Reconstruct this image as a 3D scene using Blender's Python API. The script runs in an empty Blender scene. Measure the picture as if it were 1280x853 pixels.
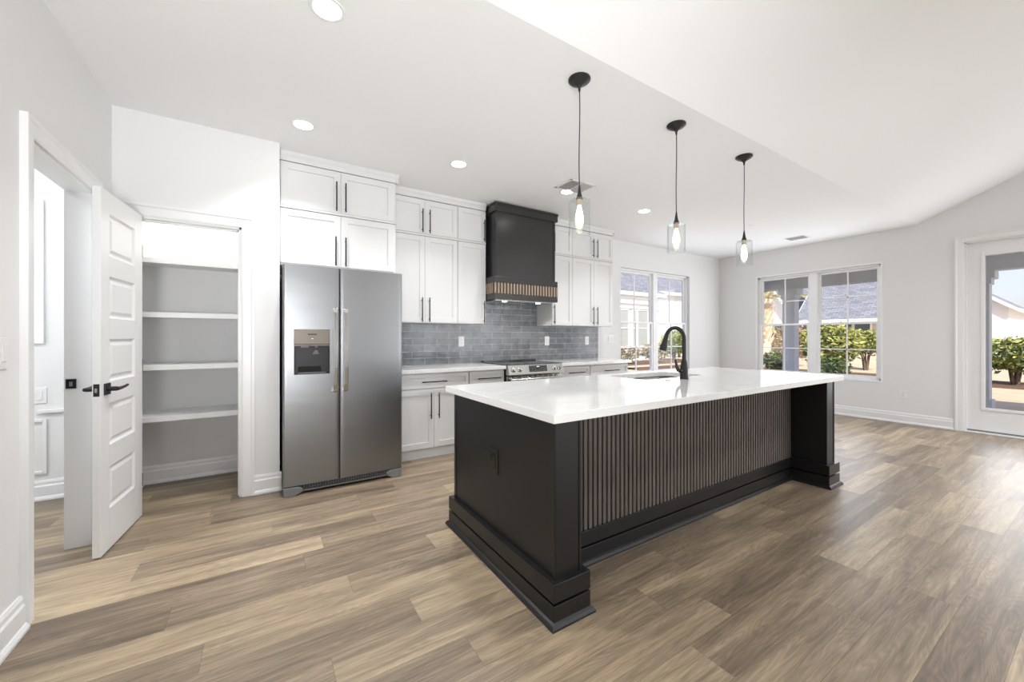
import bpy, bmesh, math, random
from mathutils import Vector, Matrix
random.seed(7)
D = bpy.data
SC = bpy.context.scene
COL = SC.collection

# ------------------------------------------------------------------ camera, sky, sun, exposure
cam_data = D.cameras.new('camera')
cam_data.sensor_width = 36.0
cam_data.lens = 489.0 / 1280.0 * 36.0
cam_data.shift_y = -5.0 / 1280.0
cam_data.clip_start = 0.05
cam_data.clip_end = 400
cam = D.objects.new('camera', cam_data)
cam.location = (0, 0, 1.25)
cam.rotation_euler = (math.radians(90), 0, math.radians(57.6 - 90))
COL.objects.link(cam)
SC.camera = cam

SC.view_settings.view_transform = 'Standard'
SC.view_settings.look = 'None'
SC.view_settings.gamma = 1.0
SC.view_settings.use_curve_mapping = False
SC.view_settings.exposure = 0.3

SUN_EL, SUN_AZ = math.radians(38), math.radians(222)     # the sun stands behind the house, over the -X -Y quarter
world = D.worlds.new('world'); SC.world = world
world.use_nodes = True
wn = world.node_tree.nodes; wl = world.node_tree.links
wn.clear()
sky = wn.new('ShaderNodeTexSky'); sky.sky_type = 'NISHITA'
sky.sun_disc = False; sky.sun_elevation = SUN_EL; sky.sun_rotation = SUN_AZ
sky.air_density = 1.0; sky.dust_density = 1.6; sky.ozone_density = 1.0
hs = wn.new('ShaderNodeHueSaturation'); hs.inputs['Saturation'].default_value = 0.8
bgn = wn.new('ShaderNodeBackground'); bgn.inputs['Strength'].default_value = 0.165
wo = wn.new('ShaderNodeOutputWorld')
tint = wn.new('ShaderNodeMix'); tint.data_type = 'RGBA'; tint.blend_type = 'MULTIPLY'; tint.inputs[0].default_value = 1.0; tint.inputs[7].default_value = (1.04, 0.93, 1.08, 1)
wl.new(sky.outputs[0], hs.inputs['Color']); wl.new(hs.outputs[0], tint.inputs[6]); wl.new(tint.outputs[2], bgn.inputs[0]); wl.new(bgn.outputs[0], wo.inputs[0])

sun_d = D.lights.new('sun', 'SUN'); sun_d.energy = 4.6; sun_d.angle = math.radians(0.6); sun_d.color = (1.0, 0.95, 0.86)
sun = D.objects.new('sun', sun_d); COL.objects.link(sun)
sv = Vector((-math.cos(SUN_EL) * 0.62, -math.cos(SUN_EL) * 0.78, math.sin(SUN_EL)))
sun.rotation_euler = sv.to_track_quat('Z', 'Y').to_euler()
sun.location = sv * 30

CAN_W = 7.8          # recessed lights over the kitchen
LIV_W = 13.5         # unseen overhead fill added behind the camera
FILL_REAR = 80.0      # added area fill at the unseen rear windows
FILL_RIGHT = 22.0
FILL_BACK = 14.0

def area_light(name, loc, normal, sx, sy, power, color=(1, 1, 1), spread=180):
    l = D.lights.new(name, 'AREA'); l.shape = 'RECTANGLE'; l.size = sx; l.size_y = sy
    l.energy = power; l.color = color; l.spread = math.radians(spread)
    o = D.objects.new(name, l); COL.objects.link(o); o.location = loc
    o.rotation_euler = (-Vector(normal)).to_track_quat('Z', 'Y').to_euler()
    return o

# area fills added in place of daylight: rear living room wall, right wall windows and patio door, back window
for xx in (4.95, 6.9):
    area_light('rear_window_fill', (xx, -4.52, 1.45), (0, 1, 0.0), 1.7, 2.2, FILL_REAR / 2, (0.90, 0.95, 1.0))
area_light('right_window_fill', (7.83, 2.87, 1.48), (-1, 0, 0), 1.6, 1.7, FILL_RIGHT, (0.90, 0.94, 1.0))
area_light('patio_door_fill', (7.83, 0.68, 1.32), (-1, 0, 0), 0.66, 2.0, FILL_RIGHT * 0.7, (0.92, 0.95, 1.0))
area_light('back_window_fill', (5.89, 4.44, 1.5), (0, -1, 0), 1.7, 1.7, FILL_BACK, (0.90, 0.94, 1.0))
# unseen spots added behind the camera to brighten the kitchen ceiling
def ceiling_fill_beam(loc, aim, power, cone=84, size=0.35):
    l = D.lights.new('ceiling_fill_spot', 'SPOT'); l.energy = power; l.spot_size = math.radians(cone); l.spot_blend = 1.0
    l.shadow_soft_size = size; l.color = (0.95, 0.97, 1.0)
    o = D.objects.new('ceiling_fill_spot', l); COL.objects.link(o); o.location = loc
    o.rotation_euler = (Vector(loc) - Vector(aim)).to_track_quat('Z', 'Y').to_euler()
ceiling_fill_beam((-0.5, -1.6, 1.1), (0.8, 3.0, 3.3), 440)
ceiling_fill_beam((3.9, -0.9, 1.0), (4.2, 3.2, 2.9), 40, 76)

# ------------------------------------------------------------------ materials
def new_mat(name):
    m = D.materials.new(name); m.use_nodes = True
    nt = m.node_tree
    b = nt.nodes['Principled BSDF']
    return m, nt, b

def mat(name, col, rough=0.5, metal=0.0, bump=0.0, bscale=40.0, var=0.0, vscale=3.0, coat=0.0, spec=0.5, emis=None, estr=0.0, stretch=None):
    m, nt, b = new_mat(name)
    N, L = nt.nodes, nt.links
    b.inputs['Base Color'].default_value = (*col, 1)
    b.inputs['Roughness'].default_value = rough
    b.inputs['Metallic'].default_value = metal
    b.inputs['Specular IOR Level'].default_value = spec
    if coat: b.inputs['Coat Weight'].default_value = coat; b.inputs['Coat Roughness'].default_value = 0.08
    if emis: b.inputs['Emission Color'].default_value = (*emis, 1); b.inputs['Emission Strength'].default_value = estr
    tc = N.new('ShaderNodeTexCoord'); mp = N.new('ShaderNodeMapping')
    L.new(tc.outputs['Object'], mp.inputs[0])
    if stretch: mp.inputs['Scale'].default_value = stretch
    nz = N.new('ShaderNodeTexNoise'); nz.inputs['Scale'].default_value = vscale; nz.inputs['Detail'].default_value = 4
    L.new(mp.outputs[0], nz.inputs['Vector'])
    mx = N.new('ShaderNodeMix'); mx.data_type = 'RGBA'
    v = max(var, 0.01)
    mx.inputs[6].default_value = (*[max(c * (1 - v), 0) for c in col], 1)
    mx.inputs[7].default_value = (*[min(c * (1 + v), 1) for c in col], 1)
    L.new(nz.outputs[0], mx.inputs[0]); L.new(mx.outputs[2], b.inputs['Base Color'])
    if bump:
        n2 = N.new('ShaderNodeTexNoise'); n2.inputs['Scale'].default_value = bscale; n2.inputs['Detail'].default_value = 3
        L.new(mp.outputs[0], n2.inputs['Vector'])
        bp = N.new('ShaderNodeBump'); bp.inputs['Strength'].default_value = bump; bp.inputs['Distance'].default_value = 0.004
        L.new(n2.outputs[0], bp.inputs['Height']); L.new(bp.outputs[0], b.inputs['Normal'])
    return m

M = {}
M['wall'] = mat('painted_wall', (0.79, 0.79, 0.785), 0.62, bump=0.06, bscale=260, var=0.006)
M['ceiling'] = mat('painted_ceiling', (0.90, 0.90, 0.90), 0.8, bump=0.08, bscale=200, var=0.006)
M['trim'] = mat('trim_enamel', (0.83, 0.83, 0.825), 0.35, var=0.005)
M['cab'] = mat('cabinet_enamel', (0.70, 0.70, 0.695), 0.33, var=0.006)
M['black'] = mat('black_island_paint', (0.011, 0.0108, 0.0112), 0.33, var=0.08, bump=0.02, bscale=90, spec=0.42)
M['hood'] = mat('hood_paint', (0.024, 0.0235, 0.023), 0.27, var=0.05)
M['groove'] = mat('dark_groove', (0.004, 0.004, 0.004), 0.8)
M['pull'] = mat('black_bar_metal', (0.012, 0.012, 0.012), 0.38, metal=0.3)
M['matte_black'] = mat('matte_black_metal', (0.018, 0.018, 0.02), 0.42, metal=0.2)
M['steel_plain'] = mat('polished_steel', (0.62, 0.62, 0.61), 0.2, metal=1.0, var=0.02)
M['dark_plastic'] = mat('dark_plastic', (0.012, 0.012, 0.013), 0.4)
M['gloss_black'] = mat('gloss_black_plastic', (0.008, 0.008, 0.008), 0.12)
M['dispenser'] = mat('dispenser_fascia', (0.19, 0.165, 0.14), 0.4, metal=0.6, var=0.03)
M['grey_plastic'] = mat('grey_plastic', (0.20, 0.205, 0.21), 0.4)
M['black_glass'] = mat('black_ceramic_glass', (0.008, 0.008, 0.009), 0.06, coat=0.5)
M['plate'] = mat('outlet_white_plastic', (0.84, 0.84, 0.83), 0.3)
M['slot'] = mat('outlet_slot', (0.05, 0.05, 0.05), 0.6)
M['vinyl'] = mat('window_vinyl', (0.92, 0.93, 0.94), 0.35)
M['vent_shade'] = mat('vent_louvre', (0.42, 0.42, 0.42), 0.5)
M['concrete'] = mat('porch_concrete', (0.52, 0.50, 0.46), 0.9, var=0.08, vscale=6)
M['porch'] = mat('porch_bluish_shade', (0.74, 0.78, 0.84), 0.6, var=0.03)  # the bluish cast of the porch shade is mixed into this colour
M['porch_ceiling'] = mat('porch_soffit', (0.80, 0.79, 0.74), 0.7, var=0.03)
M['siding'] = mat('neighbour_siding', (0.82, 0.82, 0.80), 0.7, var=0.03)
M['beige'] = mat('beige_siding', (0.58, 0.50, 0.42), 0.8, var=0.05)
M['far_white'] = mat('far_trim', (0.84, 0.84, 0.84), 0.6)
M['far_glass'] = mat('far_window_glass', (0.07, 0.10, 0.11), 0.08)
M['curtain'] = mat('curtain_grey', (0.36, 0.38, 0.36), 0.8)
M['bark'] = mat('shrub_bark', (0.13, 0.09, 0.06), 0.9, var=0.2, bump=0.4, bscale=20)
M['palm_trunk'] = mat('palm_trunk', (0.72, 0.58, 0.40), 0.9, var=0.3, vscale=5, bump=0.6, bscale=12)
M['palm_leaf'] = mat('palm_frond', (0.62, 0.60, 0.26), 0.5, var=0.25)
M['lawn'] = mat('dry_lawn', (0.66, 0.56, 0.38), 0.95, var=0.22, vscale=2.5)
M['mulch'] = mat('pine_mulch', (0.17, 0.095, 0.06), 0.95, var=0.4, vscale=9)
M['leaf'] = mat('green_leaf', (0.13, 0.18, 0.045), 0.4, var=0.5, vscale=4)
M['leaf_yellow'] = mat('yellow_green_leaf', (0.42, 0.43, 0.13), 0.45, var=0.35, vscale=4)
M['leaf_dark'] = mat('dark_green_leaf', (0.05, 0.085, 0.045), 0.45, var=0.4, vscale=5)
M['leaf_dry'] = mat('dry_brown_leaf', (0.42, 0.32, 0.19), 0.7, var=0.4, vscale=5)

def roof_mat(name, c):
    m, nt, b = new_mat(name); N, L = nt.nodes, nt.links
    tc = N.new('ShaderNodeTexCoord'); br = N.new('ShaderNodeTexBrick')
    br.inputs['Scale'].default_value = 1.0; br.inputs['Brick Width'].default_value = 0.34; br.inputs['Row Height'].default_value = 0.15
    br.inputs['Mortar Size'].default_value = 0.012
    br.inputs['Color1'].default_value = (*[x * 0.8 for x in c], 1); br.inputs['Color2'].default_value = (*[x * 1.25 for x in c], 1)
    br.inputs['Mortar'].default_value = (*[x * 0.5 for x in c], 1)
    L.new(tc.outputs['UV'], br.inputs['Vector']); L.new(br.outputs[0], b.inputs['Base Color'])
    b.inputs['Roughness'].default_value = 0.9
    return m
M['roof'] = roof_mat('grey_shingle', (0.25, 0.265, 0.30))

def glass_mat(name, tint=(1, 1, 1), refl=1.0, rough=0.0):
    m = D.materials.new(name); m.use_nodes = True; nt = m.node_tree; N, L = nt.nodes, nt.links; N.clear()
    tr = N.new('ShaderNodeBsdfTransparent'); tr.inputs[0].default_value = (*tint, 1)
    gl = N.new('ShaderNodeBsdfGlossy'); gl.inputs['Roughness'].default_value = rough
    fr = N.new('ShaderNodeLayerWeight'); fr.inputs[0].default_value = 0.5
    pw = N.new('ShaderNodeMath'); pw.operation = 'POWER'; pw.inputs[1].default_value = 4.0; L.new(fr.outputs['Facing'], pw.inputs[0])
    mu = N.new('ShaderNodeMath'); mu.operation = 'MULTIPLY_ADD'; mu.inputs[1].default_value = 0.75 * refl; mu.inputs[2].default_value = 0.03 * refl
    mx = N.new('ShaderNodeMixShader'); out = N.new('ShaderNodeOutputMaterial')
    L.new(pw.outputs[0], mu.inputs[0]); L.new(mu.outputs[0], mx.inputs[0])
    L.new(tr.outputs[0], mx.inputs[1]); L.new(gl.outputs[0], mx.inputs[2]); L.new(mx.outputs[0], out.inputs[0])
    return m
M['pane'] = glass_mat('window_glass', (0.98, 0.99, 0.99), 0.45)
M['shade_glass'] = glass_mat('clear_shade_glass', (0.975, 0.985, 0.985), 0.9)

def emit_mat(name, col, s):
    m = D.materials.new(name); m.use_nodes = True; nt = m.node_tree; N, L = nt.nodes, nt.links; N.clear()
    e = N.new('ShaderNodeEmission'); e.inputs[0].default_value = (*col, 1); e.inputs[1].default_value = s
    out = N.new('ShaderNodeOutputMaterial'); L.new(e.outputs[0], out.inputs[0]); return m
M['can_lens'] = emit_mat('lit_lens', (1.0, 0.97, 0.92), 20.0)
M['pane_glow'] = emit_mat('hall_pane_glow', (0.93, 0.96, 1.0), 1.0)  # emission stands in for daylight on a pane over solid wall
M['bulb'] = emit_mat('lit_bulb', (1.0, 0.84, 0.58), 9.0)
M['hood_led'] = emit_mat('hood_lamp', (1.0, 0.97, 0.93), 10.0)

def steel_mat():
    m, nt, b = new_mat('brushed_stainless'); N, L = nt.nodes, nt.links
    b.inputs['Metallic'].default_value = 1.0
    tc = N.new('ShaderNodeTexCoord'); mp = N.new('ShaderNodeMapping'); mp.inputs['Scale'].default_value = (2.0, 2.0, 260.0)
    nz = N.new('ShaderNodeTexNoise'); nz.inputs['Scale'].default_value = 2.0; nz.inputs['Detail'].default_value = 3
    L.new(tc.outputs['Object'], mp.inputs[0]); L.new(mp.outputs[0], nz.inputs['Vector'])
    r = N.new('ShaderNodeValToRGB'); r.color_ramp.elements[0].color = (0.275, 0.28, 0.285, 1); r.color_ramp.elements[1].color = (0.315, 0.32, 0.325, 1)
    L.new(nz.outputs[0], r.inputs[0]); L.new(r.outputs[0], b.inputs['Base Color'])
    mr = N.new('ShaderNodeMapRange'); mr.inputs['To Min'].default_value = 0.33; mr.inputs['To Max'].default_value = 0.40
    L.new(nz.outputs[0], mr.inputs[0]); L.new(mr.outputs[0], b.inputs['Roughness'])
    n2 = N.new('ShaderNodeTexNoise'); n2.inputs['Scale'].default_value = 1.6
    m2 = N.new('ShaderNodeMapping'); m2.inputs['Scale'].default_value = (0.7, 0.7, 3.0)
    L.new(tc.outputs['Object'], m2.inputs[0]); L.new(m2.outputs[0], n2.inputs['Vector'])
    bp = N.new('ShaderNodeBump'); bp.inputs['Strength'].default_value = 0.12; bp.inputs['Distance'].default_value = 0.02
    L.new(n2.outputs[0], bp.inputs['Height']); L.new(bp.outputs[0], b.inputs['Normal'])
    return m
M['steel'] = steel_mat()

def quartz_mat():
    m, nt, b = new_mat('white_quartz'); N, L = nt.nodes, nt.links
    tc = N.new('ShaderNodeTexCoord')
    n1 = N.new('ShaderNodeTexNoise'); n1.inputs['Scale'].default_value = 1.3; n1.inputs['Detail'].default_value = 8; n1.inputs['Roughness'].default_value = 0.6; n1.inputs['Distortion'].default_value = 1.3
    L.new(tc.outputs['Object'], n1.inputs['Vector'])
    r = N.new('ShaderNodeValToRGB'); e = r.color_ramp.elements
    e[0].position = 0.47; e[0].color = (0.80, 0.80, 0.785, 1); e[1].position = 0.53; e[1].color = (0.80, 0.80, 0.785, 1)
    x = r.color_ramp.elements.new(0.50); x.color = (0.755, 0.75, 0.735, 1)
    L.new(n1.outputs[0], r.inputs[0]); L.new(r.outputs[0], b.inputs['Base Color'])
    b.inputs['Roughness'].default_value = 0.07; b.inputs['Specular IOR Level'].default_value = 0.6
    return m
M['quartz'] = quartz_mat()

def tile_mat():
    m, nt, b = new_mat('grey_blue_subway_tile'); N, L = nt.nodes, nt.links
    tc = N.new('ShaderNodeTexCoord'); br = N.new('ShaderNodeTexBrick')
    sp = N.new('ShaderNodeSeparateXYZ'); cb = N.new('ShaderNodeCombineXYZ')
    L.new(tc.outputs['Object'], sp.inputs[0]); L.new(sp.outputs[0], cb.inputs[0]); L.new(sp.outputs[2], cb.inputs[1])
    br.inputs['Scale'].default_value = 1.0; br.inputs['Brick Width'].default_value = 0.305; br.inputs['Row Height'].default_value = 0.0785
    br.inputs['Mortar Size'].default_value = 0.0018; br.inputs['Mortar Smooth'].default_value = 0.1
    br.inputs['Color1'].default_value = (0.150, 0.158, 0.168, 1); br.inputs['Color2'].default_value = (0.205, 0.214, 0.226, 1)
    br.inputs['Mortar'].default_value = (0.60, 0.61, 0.62, 1)
    L.new(cb.outputs[0], br.inputs['Vector'])
    nz = N.new('ShaderNodeTexNoise'); nz.inputs['Scale'].default_value = 9; nz.inputs['Detail'].default_value = 6; nz.inputs['Distortion'].default_value = 0.8
    L.new(tc.outputs['Object'], nz.inputs['Vector'])
    ov = N.new('ShaderNodeMix'); ov.data_type = 'RGBA'; ov.blend_type = 'OVERLAY'; ov.inputs[0].default_value = 0.75
    L.new(br.outputs[0], ov.inputs[6]); L.new(nz.outputs[0], ov.inputs[7]); L.new(ov.outputs[2], b.inputs['Base Color'])
    b.inputs['Roughness'].default_value = 0.13
    n2 = N.new('ShaderNodeTexNoise'); n2.inputs['Scale'].default_value = 26; n2.inputs['Detail'].default_value = 3
    L.new(tc.outputs['Object'], n2.inputs['Vector'])
    ad = N.new('ShaderNodeMath'); ad.operation = 'SUBTRACT'; L.new(n2.outputs[0], ad.inputs[0]); L.new(br.outputs['Fac'], ad.inputs[1])
    bp = N.new('ShaderNodeBump'); bp.inputs['Strength'].default_value = 0.5; bp.inputs['Distance'].default_value = 0.0035
    L.new(ad.outputs[0], bp.inputs['Height']); L.new(bp.outputs[0], b.inputs['Normal'])
    return m
M['tile'] = tile_mat()

def slat_mat(name, c):
    m, nt, b = new_mat(name); N, L = nt.nodes, nt.links
    tc = N.new('ShaderNodeTexCoord'); mp = N.new('ShaderNodeMapping'); mp.inputs['Scale'].default_value = (60, 60, 2.5)
    nz = N.new('ShaderNodeTexNoise'); nz.inputs['Scale'].default_value = 1.5; nz.inputs['Detail'].default_value = 5
    L.new(tc.outputs['Object'], mp.inputs[0]); L.new(mp.outputs[0], nz.inputs['Vector'])
    r = N.new('ShaderNodeValToRGB'); e = r.color_ramp.elements
    e[0].position = 0.3; e[0].color = (*[x * 0.7 for x in c], 1); e[1].position = 0.75; e[1].color = (*[x * 1.3 for x in c], 1)
    L.new(nz.outputs[0], r.inputs[0]); L.new(r.outputs[0], b.inputs['Base Color']); b.inputs['Roughness'].default_value = 0.55
    return m
M['slat'] = slat_mat('smoked_oak_slats', (0.135, 0.113, 0.096))
M['hood_slat'] = slat_mat('oak_slats', (0.30, 0.22, 0.155))

def floor_mat():
    m, nt, b = new_mat('vinyl_oak_planks'); N, L = nt.nodes, nt.links
    at = N.new('ShaderNodeAttribute'); at.attribute_name = 'plank'
    sp = N.new('ShaderNodeSeparateColor'); L.new(at.outputs['Color'], sp.inputs[0])
    tc = N.new('ShaderNodeTexCoord')
    off = N.new('ShaderNodeVectorMath'); off.operation = 'MULTIPLY_ADD'
    cbn = N.new('ShaderNodeCombineXYZ'); L.new(sp.outputs[1], cbn.inputs[0]); L.new(sp.outputs[2], cbn.inputs[1]); L.new(sp.outputs[1], cbn.inputs[2])
    off.inputs[1].default_value = (37.0, 53.0, 91.0); L.new(cbn.outputs[0], off.inputs[0]); L.new(tc.outputs['Object'], off.inputs[2])
    # fine grain, long along the plank
    m1 = N.new('ShaderNodeMapping'); m1.inputs['Scale'].default_value = (2.2, 46, 1); L.new(off.outputs[0], m1.inputs[0])
    g1 = N.new('ShaderNodeTexNoise'); g1.inputs['Scale'].default_value = 1.6; g1.inputs['Detail'].default_value = 7; g1.inputs['Roughness'].default_value = 0.68; g1.inputs['Distortion'].default_value = 0.4
    L.new(m1.outputs[0], g1.inputs['Vector'])
    # broad light and dark streaks
    m2 = N.new('ShaderNodeMapping'); m2.inputs['Scale'].default_value = (0.85, 8.5, 1); L.new(off.outputs[0], m2.inputs[0])
    g2 = N.new('ShaderNodeTexNoise'); g2.inputs['Scale'].default_value = 1.5; g2.inputs['Detail'].default_value = 4; g2.inputs['Distortion'].default_value = 0.7
    L.new(m2.outputs[0], g2.inputs['Vector'])
    # cathedral rings
    m3 = N.new('ShaderNodeMapping'); m3.inputs['Scale'].default_value = (1.1, 9.0, 1); L.new(off.outputs[0], m3.inputs[0])
    n3 = N.new('ShaderNodeTexNoise'); n3.inputs['Scale'].default_value = 1.0; n3.inputs['Detail'].default_value = 2
    L.new(m3.outputs[0], n3.inputs['Vector'])
    mul = N.new('ShaderNodeMath'); mul.operation = 'MULTIPLY'; mul.inputs[1].default_value = 150; L.new(n3.outputs[0], mul.inputs[0])
    sn = N.new('ShaderNodeMath'); sn.operation = 'SINE'; L.new(mul.outputs[0], sn.inputs[0])
    # value = tone*.5 + g2*.6 + g1*.35 + rings*.03
    def madd(a, k, c):
        n = N.new('ShaderNodeMath'); n.operation = 'MULTIPLY_ADD'; L.new(a, n.inputs[0]); n.inputs[1].default_value = k
        if isinstance(c, float): n.inputs[2].default_value = c
        else: L.new(c, n.inputs[2])
        return n.outputs[0]
    v = madd(sp.outputs[0], 0.42, -0.385)
    v = madd(g2.outputs[0], 0.95, v)
    v = madd(g1.outputs[0], 0.85, v)
    v = madd(sn.outputs[0], 0.045, v)
    v = madd(v, 1.0, -0.175)
    r = N.new('ShaderNodeValToRGB'); e = r.color_ramp.elements
    e[0].position = 0.12; e[0].color = (0.10, 0.076, 0.055, 1)
    e[1].position = 0.95; e[1].color = (0.48, 0.375, 0.243, 1)
    for p, c in ((0.38, (0.180, 0.135, 0.093)), (0.58, (0.265, 0.203, 0.137)), (0.75, (0.365, 0.282, 0.184))):
        x = r.color_ramp.elements.new(p); x.color = (*c, 1)
    L.new(v, r.inputs[0])
    # knots
    vo = N.new('ShaderNodeTexVoronoi'); vo.inputs['Scale'].default_value = 1.0
    m4 = N.new('ShaderNodeMapping'); m4.inputs['Scale'].default_value = (1.8, 4.2, 1); L.new(off.outputs[0], m4.inputs[0]); L.new(m4.outputs[0], vo.inputs['Vector'])
    kr = N.new('ShaderNodeMapRange'); kr.inputs['From Min'].default_value = 0.02; kr.inputs['From Max'].default_value = 0.11
    kr.inputs['To Min'].default_value = 0.55; kr.inputs['To Max'].default_value = 0.0; L.new(vo.outputs['Distance'], kr.inputs[0])
    kn = N.new('ShaderNodeMix'); kn.data_type = 'RGBA'; kn.inputs[7].default_value = (0.10, 0.072, 0.052, 1)
    L.new(kr.outputs[0], kn.inputs[0]); L.new(r.outputs[0], kn.inputs[6])
    L.new(kn.outputs[2], b.inputs['Base Color'])
    rr = N.new('ShaderNodeMapRange'); rr.inputs['To Min'].default_value = 0.30; rr.inputs['To Max'].default_value = 0.48
    L.new(g1.outputs[0], rr.inputs[0]); L.new(rr.outputs[0], b.inputs['Roughness'])
    bp = N.new('ShaderNodeBump'); bp.inputs['Strength'].default_value = 0.18; bp.inputs['Distance'].default_value = 0.002
    L.new(g1.outputs[0], bp.inputs['Height']); L.new(bp.outputs[0], b.inputs['Normal'])
    return m
M['floor'] = floor_mat()

# ------------------------------------------------------------------ mesh helpers
class MB:
    def __init__(s): s.bm = bmesh.new(); s.uv = None
    def _add(s, verts, faces, mi=0, smooth=False):
        vs = [s.bm.verts.new(v) for v in verts]
        out = []
        for f in faces:
            try:
                q = s.bm.faces.new([vs[i] for i in f]); q.material_index = mi; q.smooth = smooth; out.append(q)
            except ValueError: pass
        return out
    def box(s, x0, x1, y0, y1, z0, z1, mi=0):
        x0, x1 = min(x0, x1), max(x0, x1); y0, y1 = min(y0, y1), max(y0, y1); z0, z1 = min(z0, z1), max(z0, z1)
        v = [(x0, y0, z0), (x1, y0, z0), (x1, y1, z0), (x0, y1, z0), (x0, y0, z1), (x1, y0, z1), (x1, y1, z1), (x0, y1, z1)]
        s._add(v, [(0, 3, 2, 1), (4, 5, 6, 7), (0, 1, 5, 4), (1, 2, 6, 5), (2, 3, 7, 6), (3, 0, 4, 7)], mi); return s
    def hexa(s, v, mi=0):
        s._add(v, [(0, 3, 2, 1), (4, 5, 6, 7), (0, 1, 5, 4), (1, 2, 6, 5), (2, 3, 7, 6), (3, 0, 4, 7)], mi); return s
    def prism(s, poly, fn, a, b, mi=0):
        """poly: list of 2D points, fn(p, t) -> 3D point, extruded from t=a to t=b"""
        n = len(poly)
        v = [fn(p, a) for p in poly] + [fn(p, b) for p in poly]
        f = [tuple(range(n)), tuple(range(2 * n - 1, n - 1, -1))] + [(i, i + n, (i + 1) % n + n, (i + 1) % n) for i in range(n)]
        s._add(v, f, mi); return s
    def lathe(s, prof, c, n=24, mi=0, axis='Z', smooth=True, caps=True):
        """prof: (radius, height) pairs"""
        rings = []
        for r, h in prof:
            ring = []
            for i in range(n):
                a = 2 * math.pi * i / n; p = (r * math.cos(a), r * math.sin(a), h)
                if axis == 'Y': p = (p[0], -p[2], p[1])
                elif axis == 'X': p = (p[2], p[0], p[1])
                ring.append(s.bm.verts.new((c[0] + p[0], c[1] + p[1], c[2] + p[2])))
            rings.append(ring)
        for a, b in zip(rings, rings[1:]):
            for i in range(n):
                f = s.bm.faces.new((a[i], a[(i + 1) % n], b[(i + 1) % n], b[i])); f.smooth = smooth; f.material_index = mi
        if caps:
            for ring in (rings[0], rings[-1]):
                f = s.bm.faces.new(ring); f.material_index = mi
        return s
    def tube(s, pts, rad, n=12, mi=0, caps=True):
        pts = [Vector(p) for p in pts]; rads = rad if isinstance(rad, (list, tuple)) else [rad] * len(pts)
        rings = []; prev = None
        for i, p in enumerate(pts):
            t = (pts[min(i + 1, len(pts) - 1)] - pts[max(i - 1, 0)]).normalized()
            if prev is None:
                prev = t.cross(Vector((0, 0, 1)))
                if prev.length < 1e-3: prev = t.cross(Vector((1, 0, 0)))
            u = (prev - t * prev.dot(t)).normalized(); w = t.cross(u); prev = u
            rings.append([s.bm.verts.new(p + (u * math.cos(2 * math.pi * k / n) + w * math.sin(2 * math.pi * k / n)) * rads[i]) for k in range(n)])
        for a, b in zip(rings, rings[1:]):
            for i in range(n):
                f = s.bm.faces.new((a[i], a[(i + 1) % n], b[(i + 1) % n], b[i])); f.smooth = True; f.material_index = mi
        if caps:
            for r in (rings[0], rings[-1]):
                f = s.bm.faces.new(r); f.material_index = mi
        return s
    def slab_hole(s, x0, x1, y0, y1, z0, z1, hole, mi=0):
        bm = s.bm
        out = [bm.verts.new((x, y, z1)) for x, y in ((x0, y0), (x1, y0), (x1, y1), (x0, y1))]
        inn = [bm.verts.new((x, y, z1)) for x, y in hole]
        ed = [bm.edges.new((out[i], out[(i + 1) % 4])) for i in range(4)] + [bm.edges.new((inn[i], inn[(i + 1) % len(inn)])) for i in range(len(inn))]
        g = bmesh.ops.triangle_fill(bm, use_beauty=True, use_dissolve=False, edges=ed)
        fs = [x for x in g['geom'] if isinstance(x, bmesh.types.BMFace)]
        for f in fs:
            f.material_index = mi
        e = bmesh.ops.extrude_face_region(bm, geom=fs)
        vs = [x for x in e['geom'] if isinstance(x, bmesh.types.BMVert)]
        bmesh.ops.translate(bm, vec=(0, 0, z0 - z1), verts=vs)
        return s

ORIG = {}
def link(name, mb, mats, parent=None, bevel=0.0, seg=2, origin=None):
    """links the collected shapes as ONE mesh object; vertices are given in world coordinates"""
    if isinstance(mats, str): mats = [mats]
    bm = mb.bm
    bmesh.ops.recalc_face_normals(bm, faces=bm.faces)
    for e_ in bm.edges:
        if len(e_.link_faces) == 2 and e_.calc_face_angle(0) > math.radians(35): e_.smooth = False
    if parent is not None: o0 = ORIG[parent.name]
    elif origin is not None: o0 = Vector(origin)
    else:
        xs = [v.co for v in bm.verts]
        lo = Vector([min(v[i] for v in xs) for i in range(3)]); hi = Vector([max(v[i] for v in xs) for i in range(3)])
        o0 = Vector(((lo.x + hi.x) / 2, (lo.y + hi.y) / 2, lo.z))
    bmesh.ops.translate(bm, vec=-o0, verts=bm.verts)
    me = D.meshes.new(name); bm.to_mesh(me); bm.free()
    for m in mats: me.materials.append(M[m])
    o = D.objects.new(name, me); COL.objects.link(o)
    if parent is None: o.location = o0
    else: o.parent = parent
    ORIG[o.name] = o0
    if bevel:
        b = o.modifiers.new('bevel', 'BEVEL'); b.width = bevel; b.segments = seg; b.limit_method = 'ANGLE'; b.angle_limit = math.radians(40)
        b.harden_normals = False
    return o
def tag(o, label=None, cat=None, group=None, kind=None):
    if label: o['label'] = label
    if cat: o['category'] = cat
    if group: o['group'] = group
    if kind: o['kind'] = kind
    return o
def thing(name, loc, label, cat, group=None, kind=None):
    o = D.objects.new(name, None); COL.objects.link(o); o.location = loc; o.empty_display_size = 0.1
    ORIG[o.name] = Vector(loc)
    return tag(o, label, cat, group, kind)
def struct(name, mb, mats, parent=None, bevel=0.0, label=None):
    o = link(name, mb, mats, parent, bevel)
    if parent is None: o['kind'] = 'structure'; o['category'] = name.split('_')[0]
    if label: o['label'] = label
    return o
def copy_tree(o, parent=None):
    c = o.copy(); COL.objects.link(c)
    if parent: c.parent = parent
    ORIG[c.name] = ORIG[o.name]
    for ch in list(o.children):
        k = copy_tree(ch, c)
    return c

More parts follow.
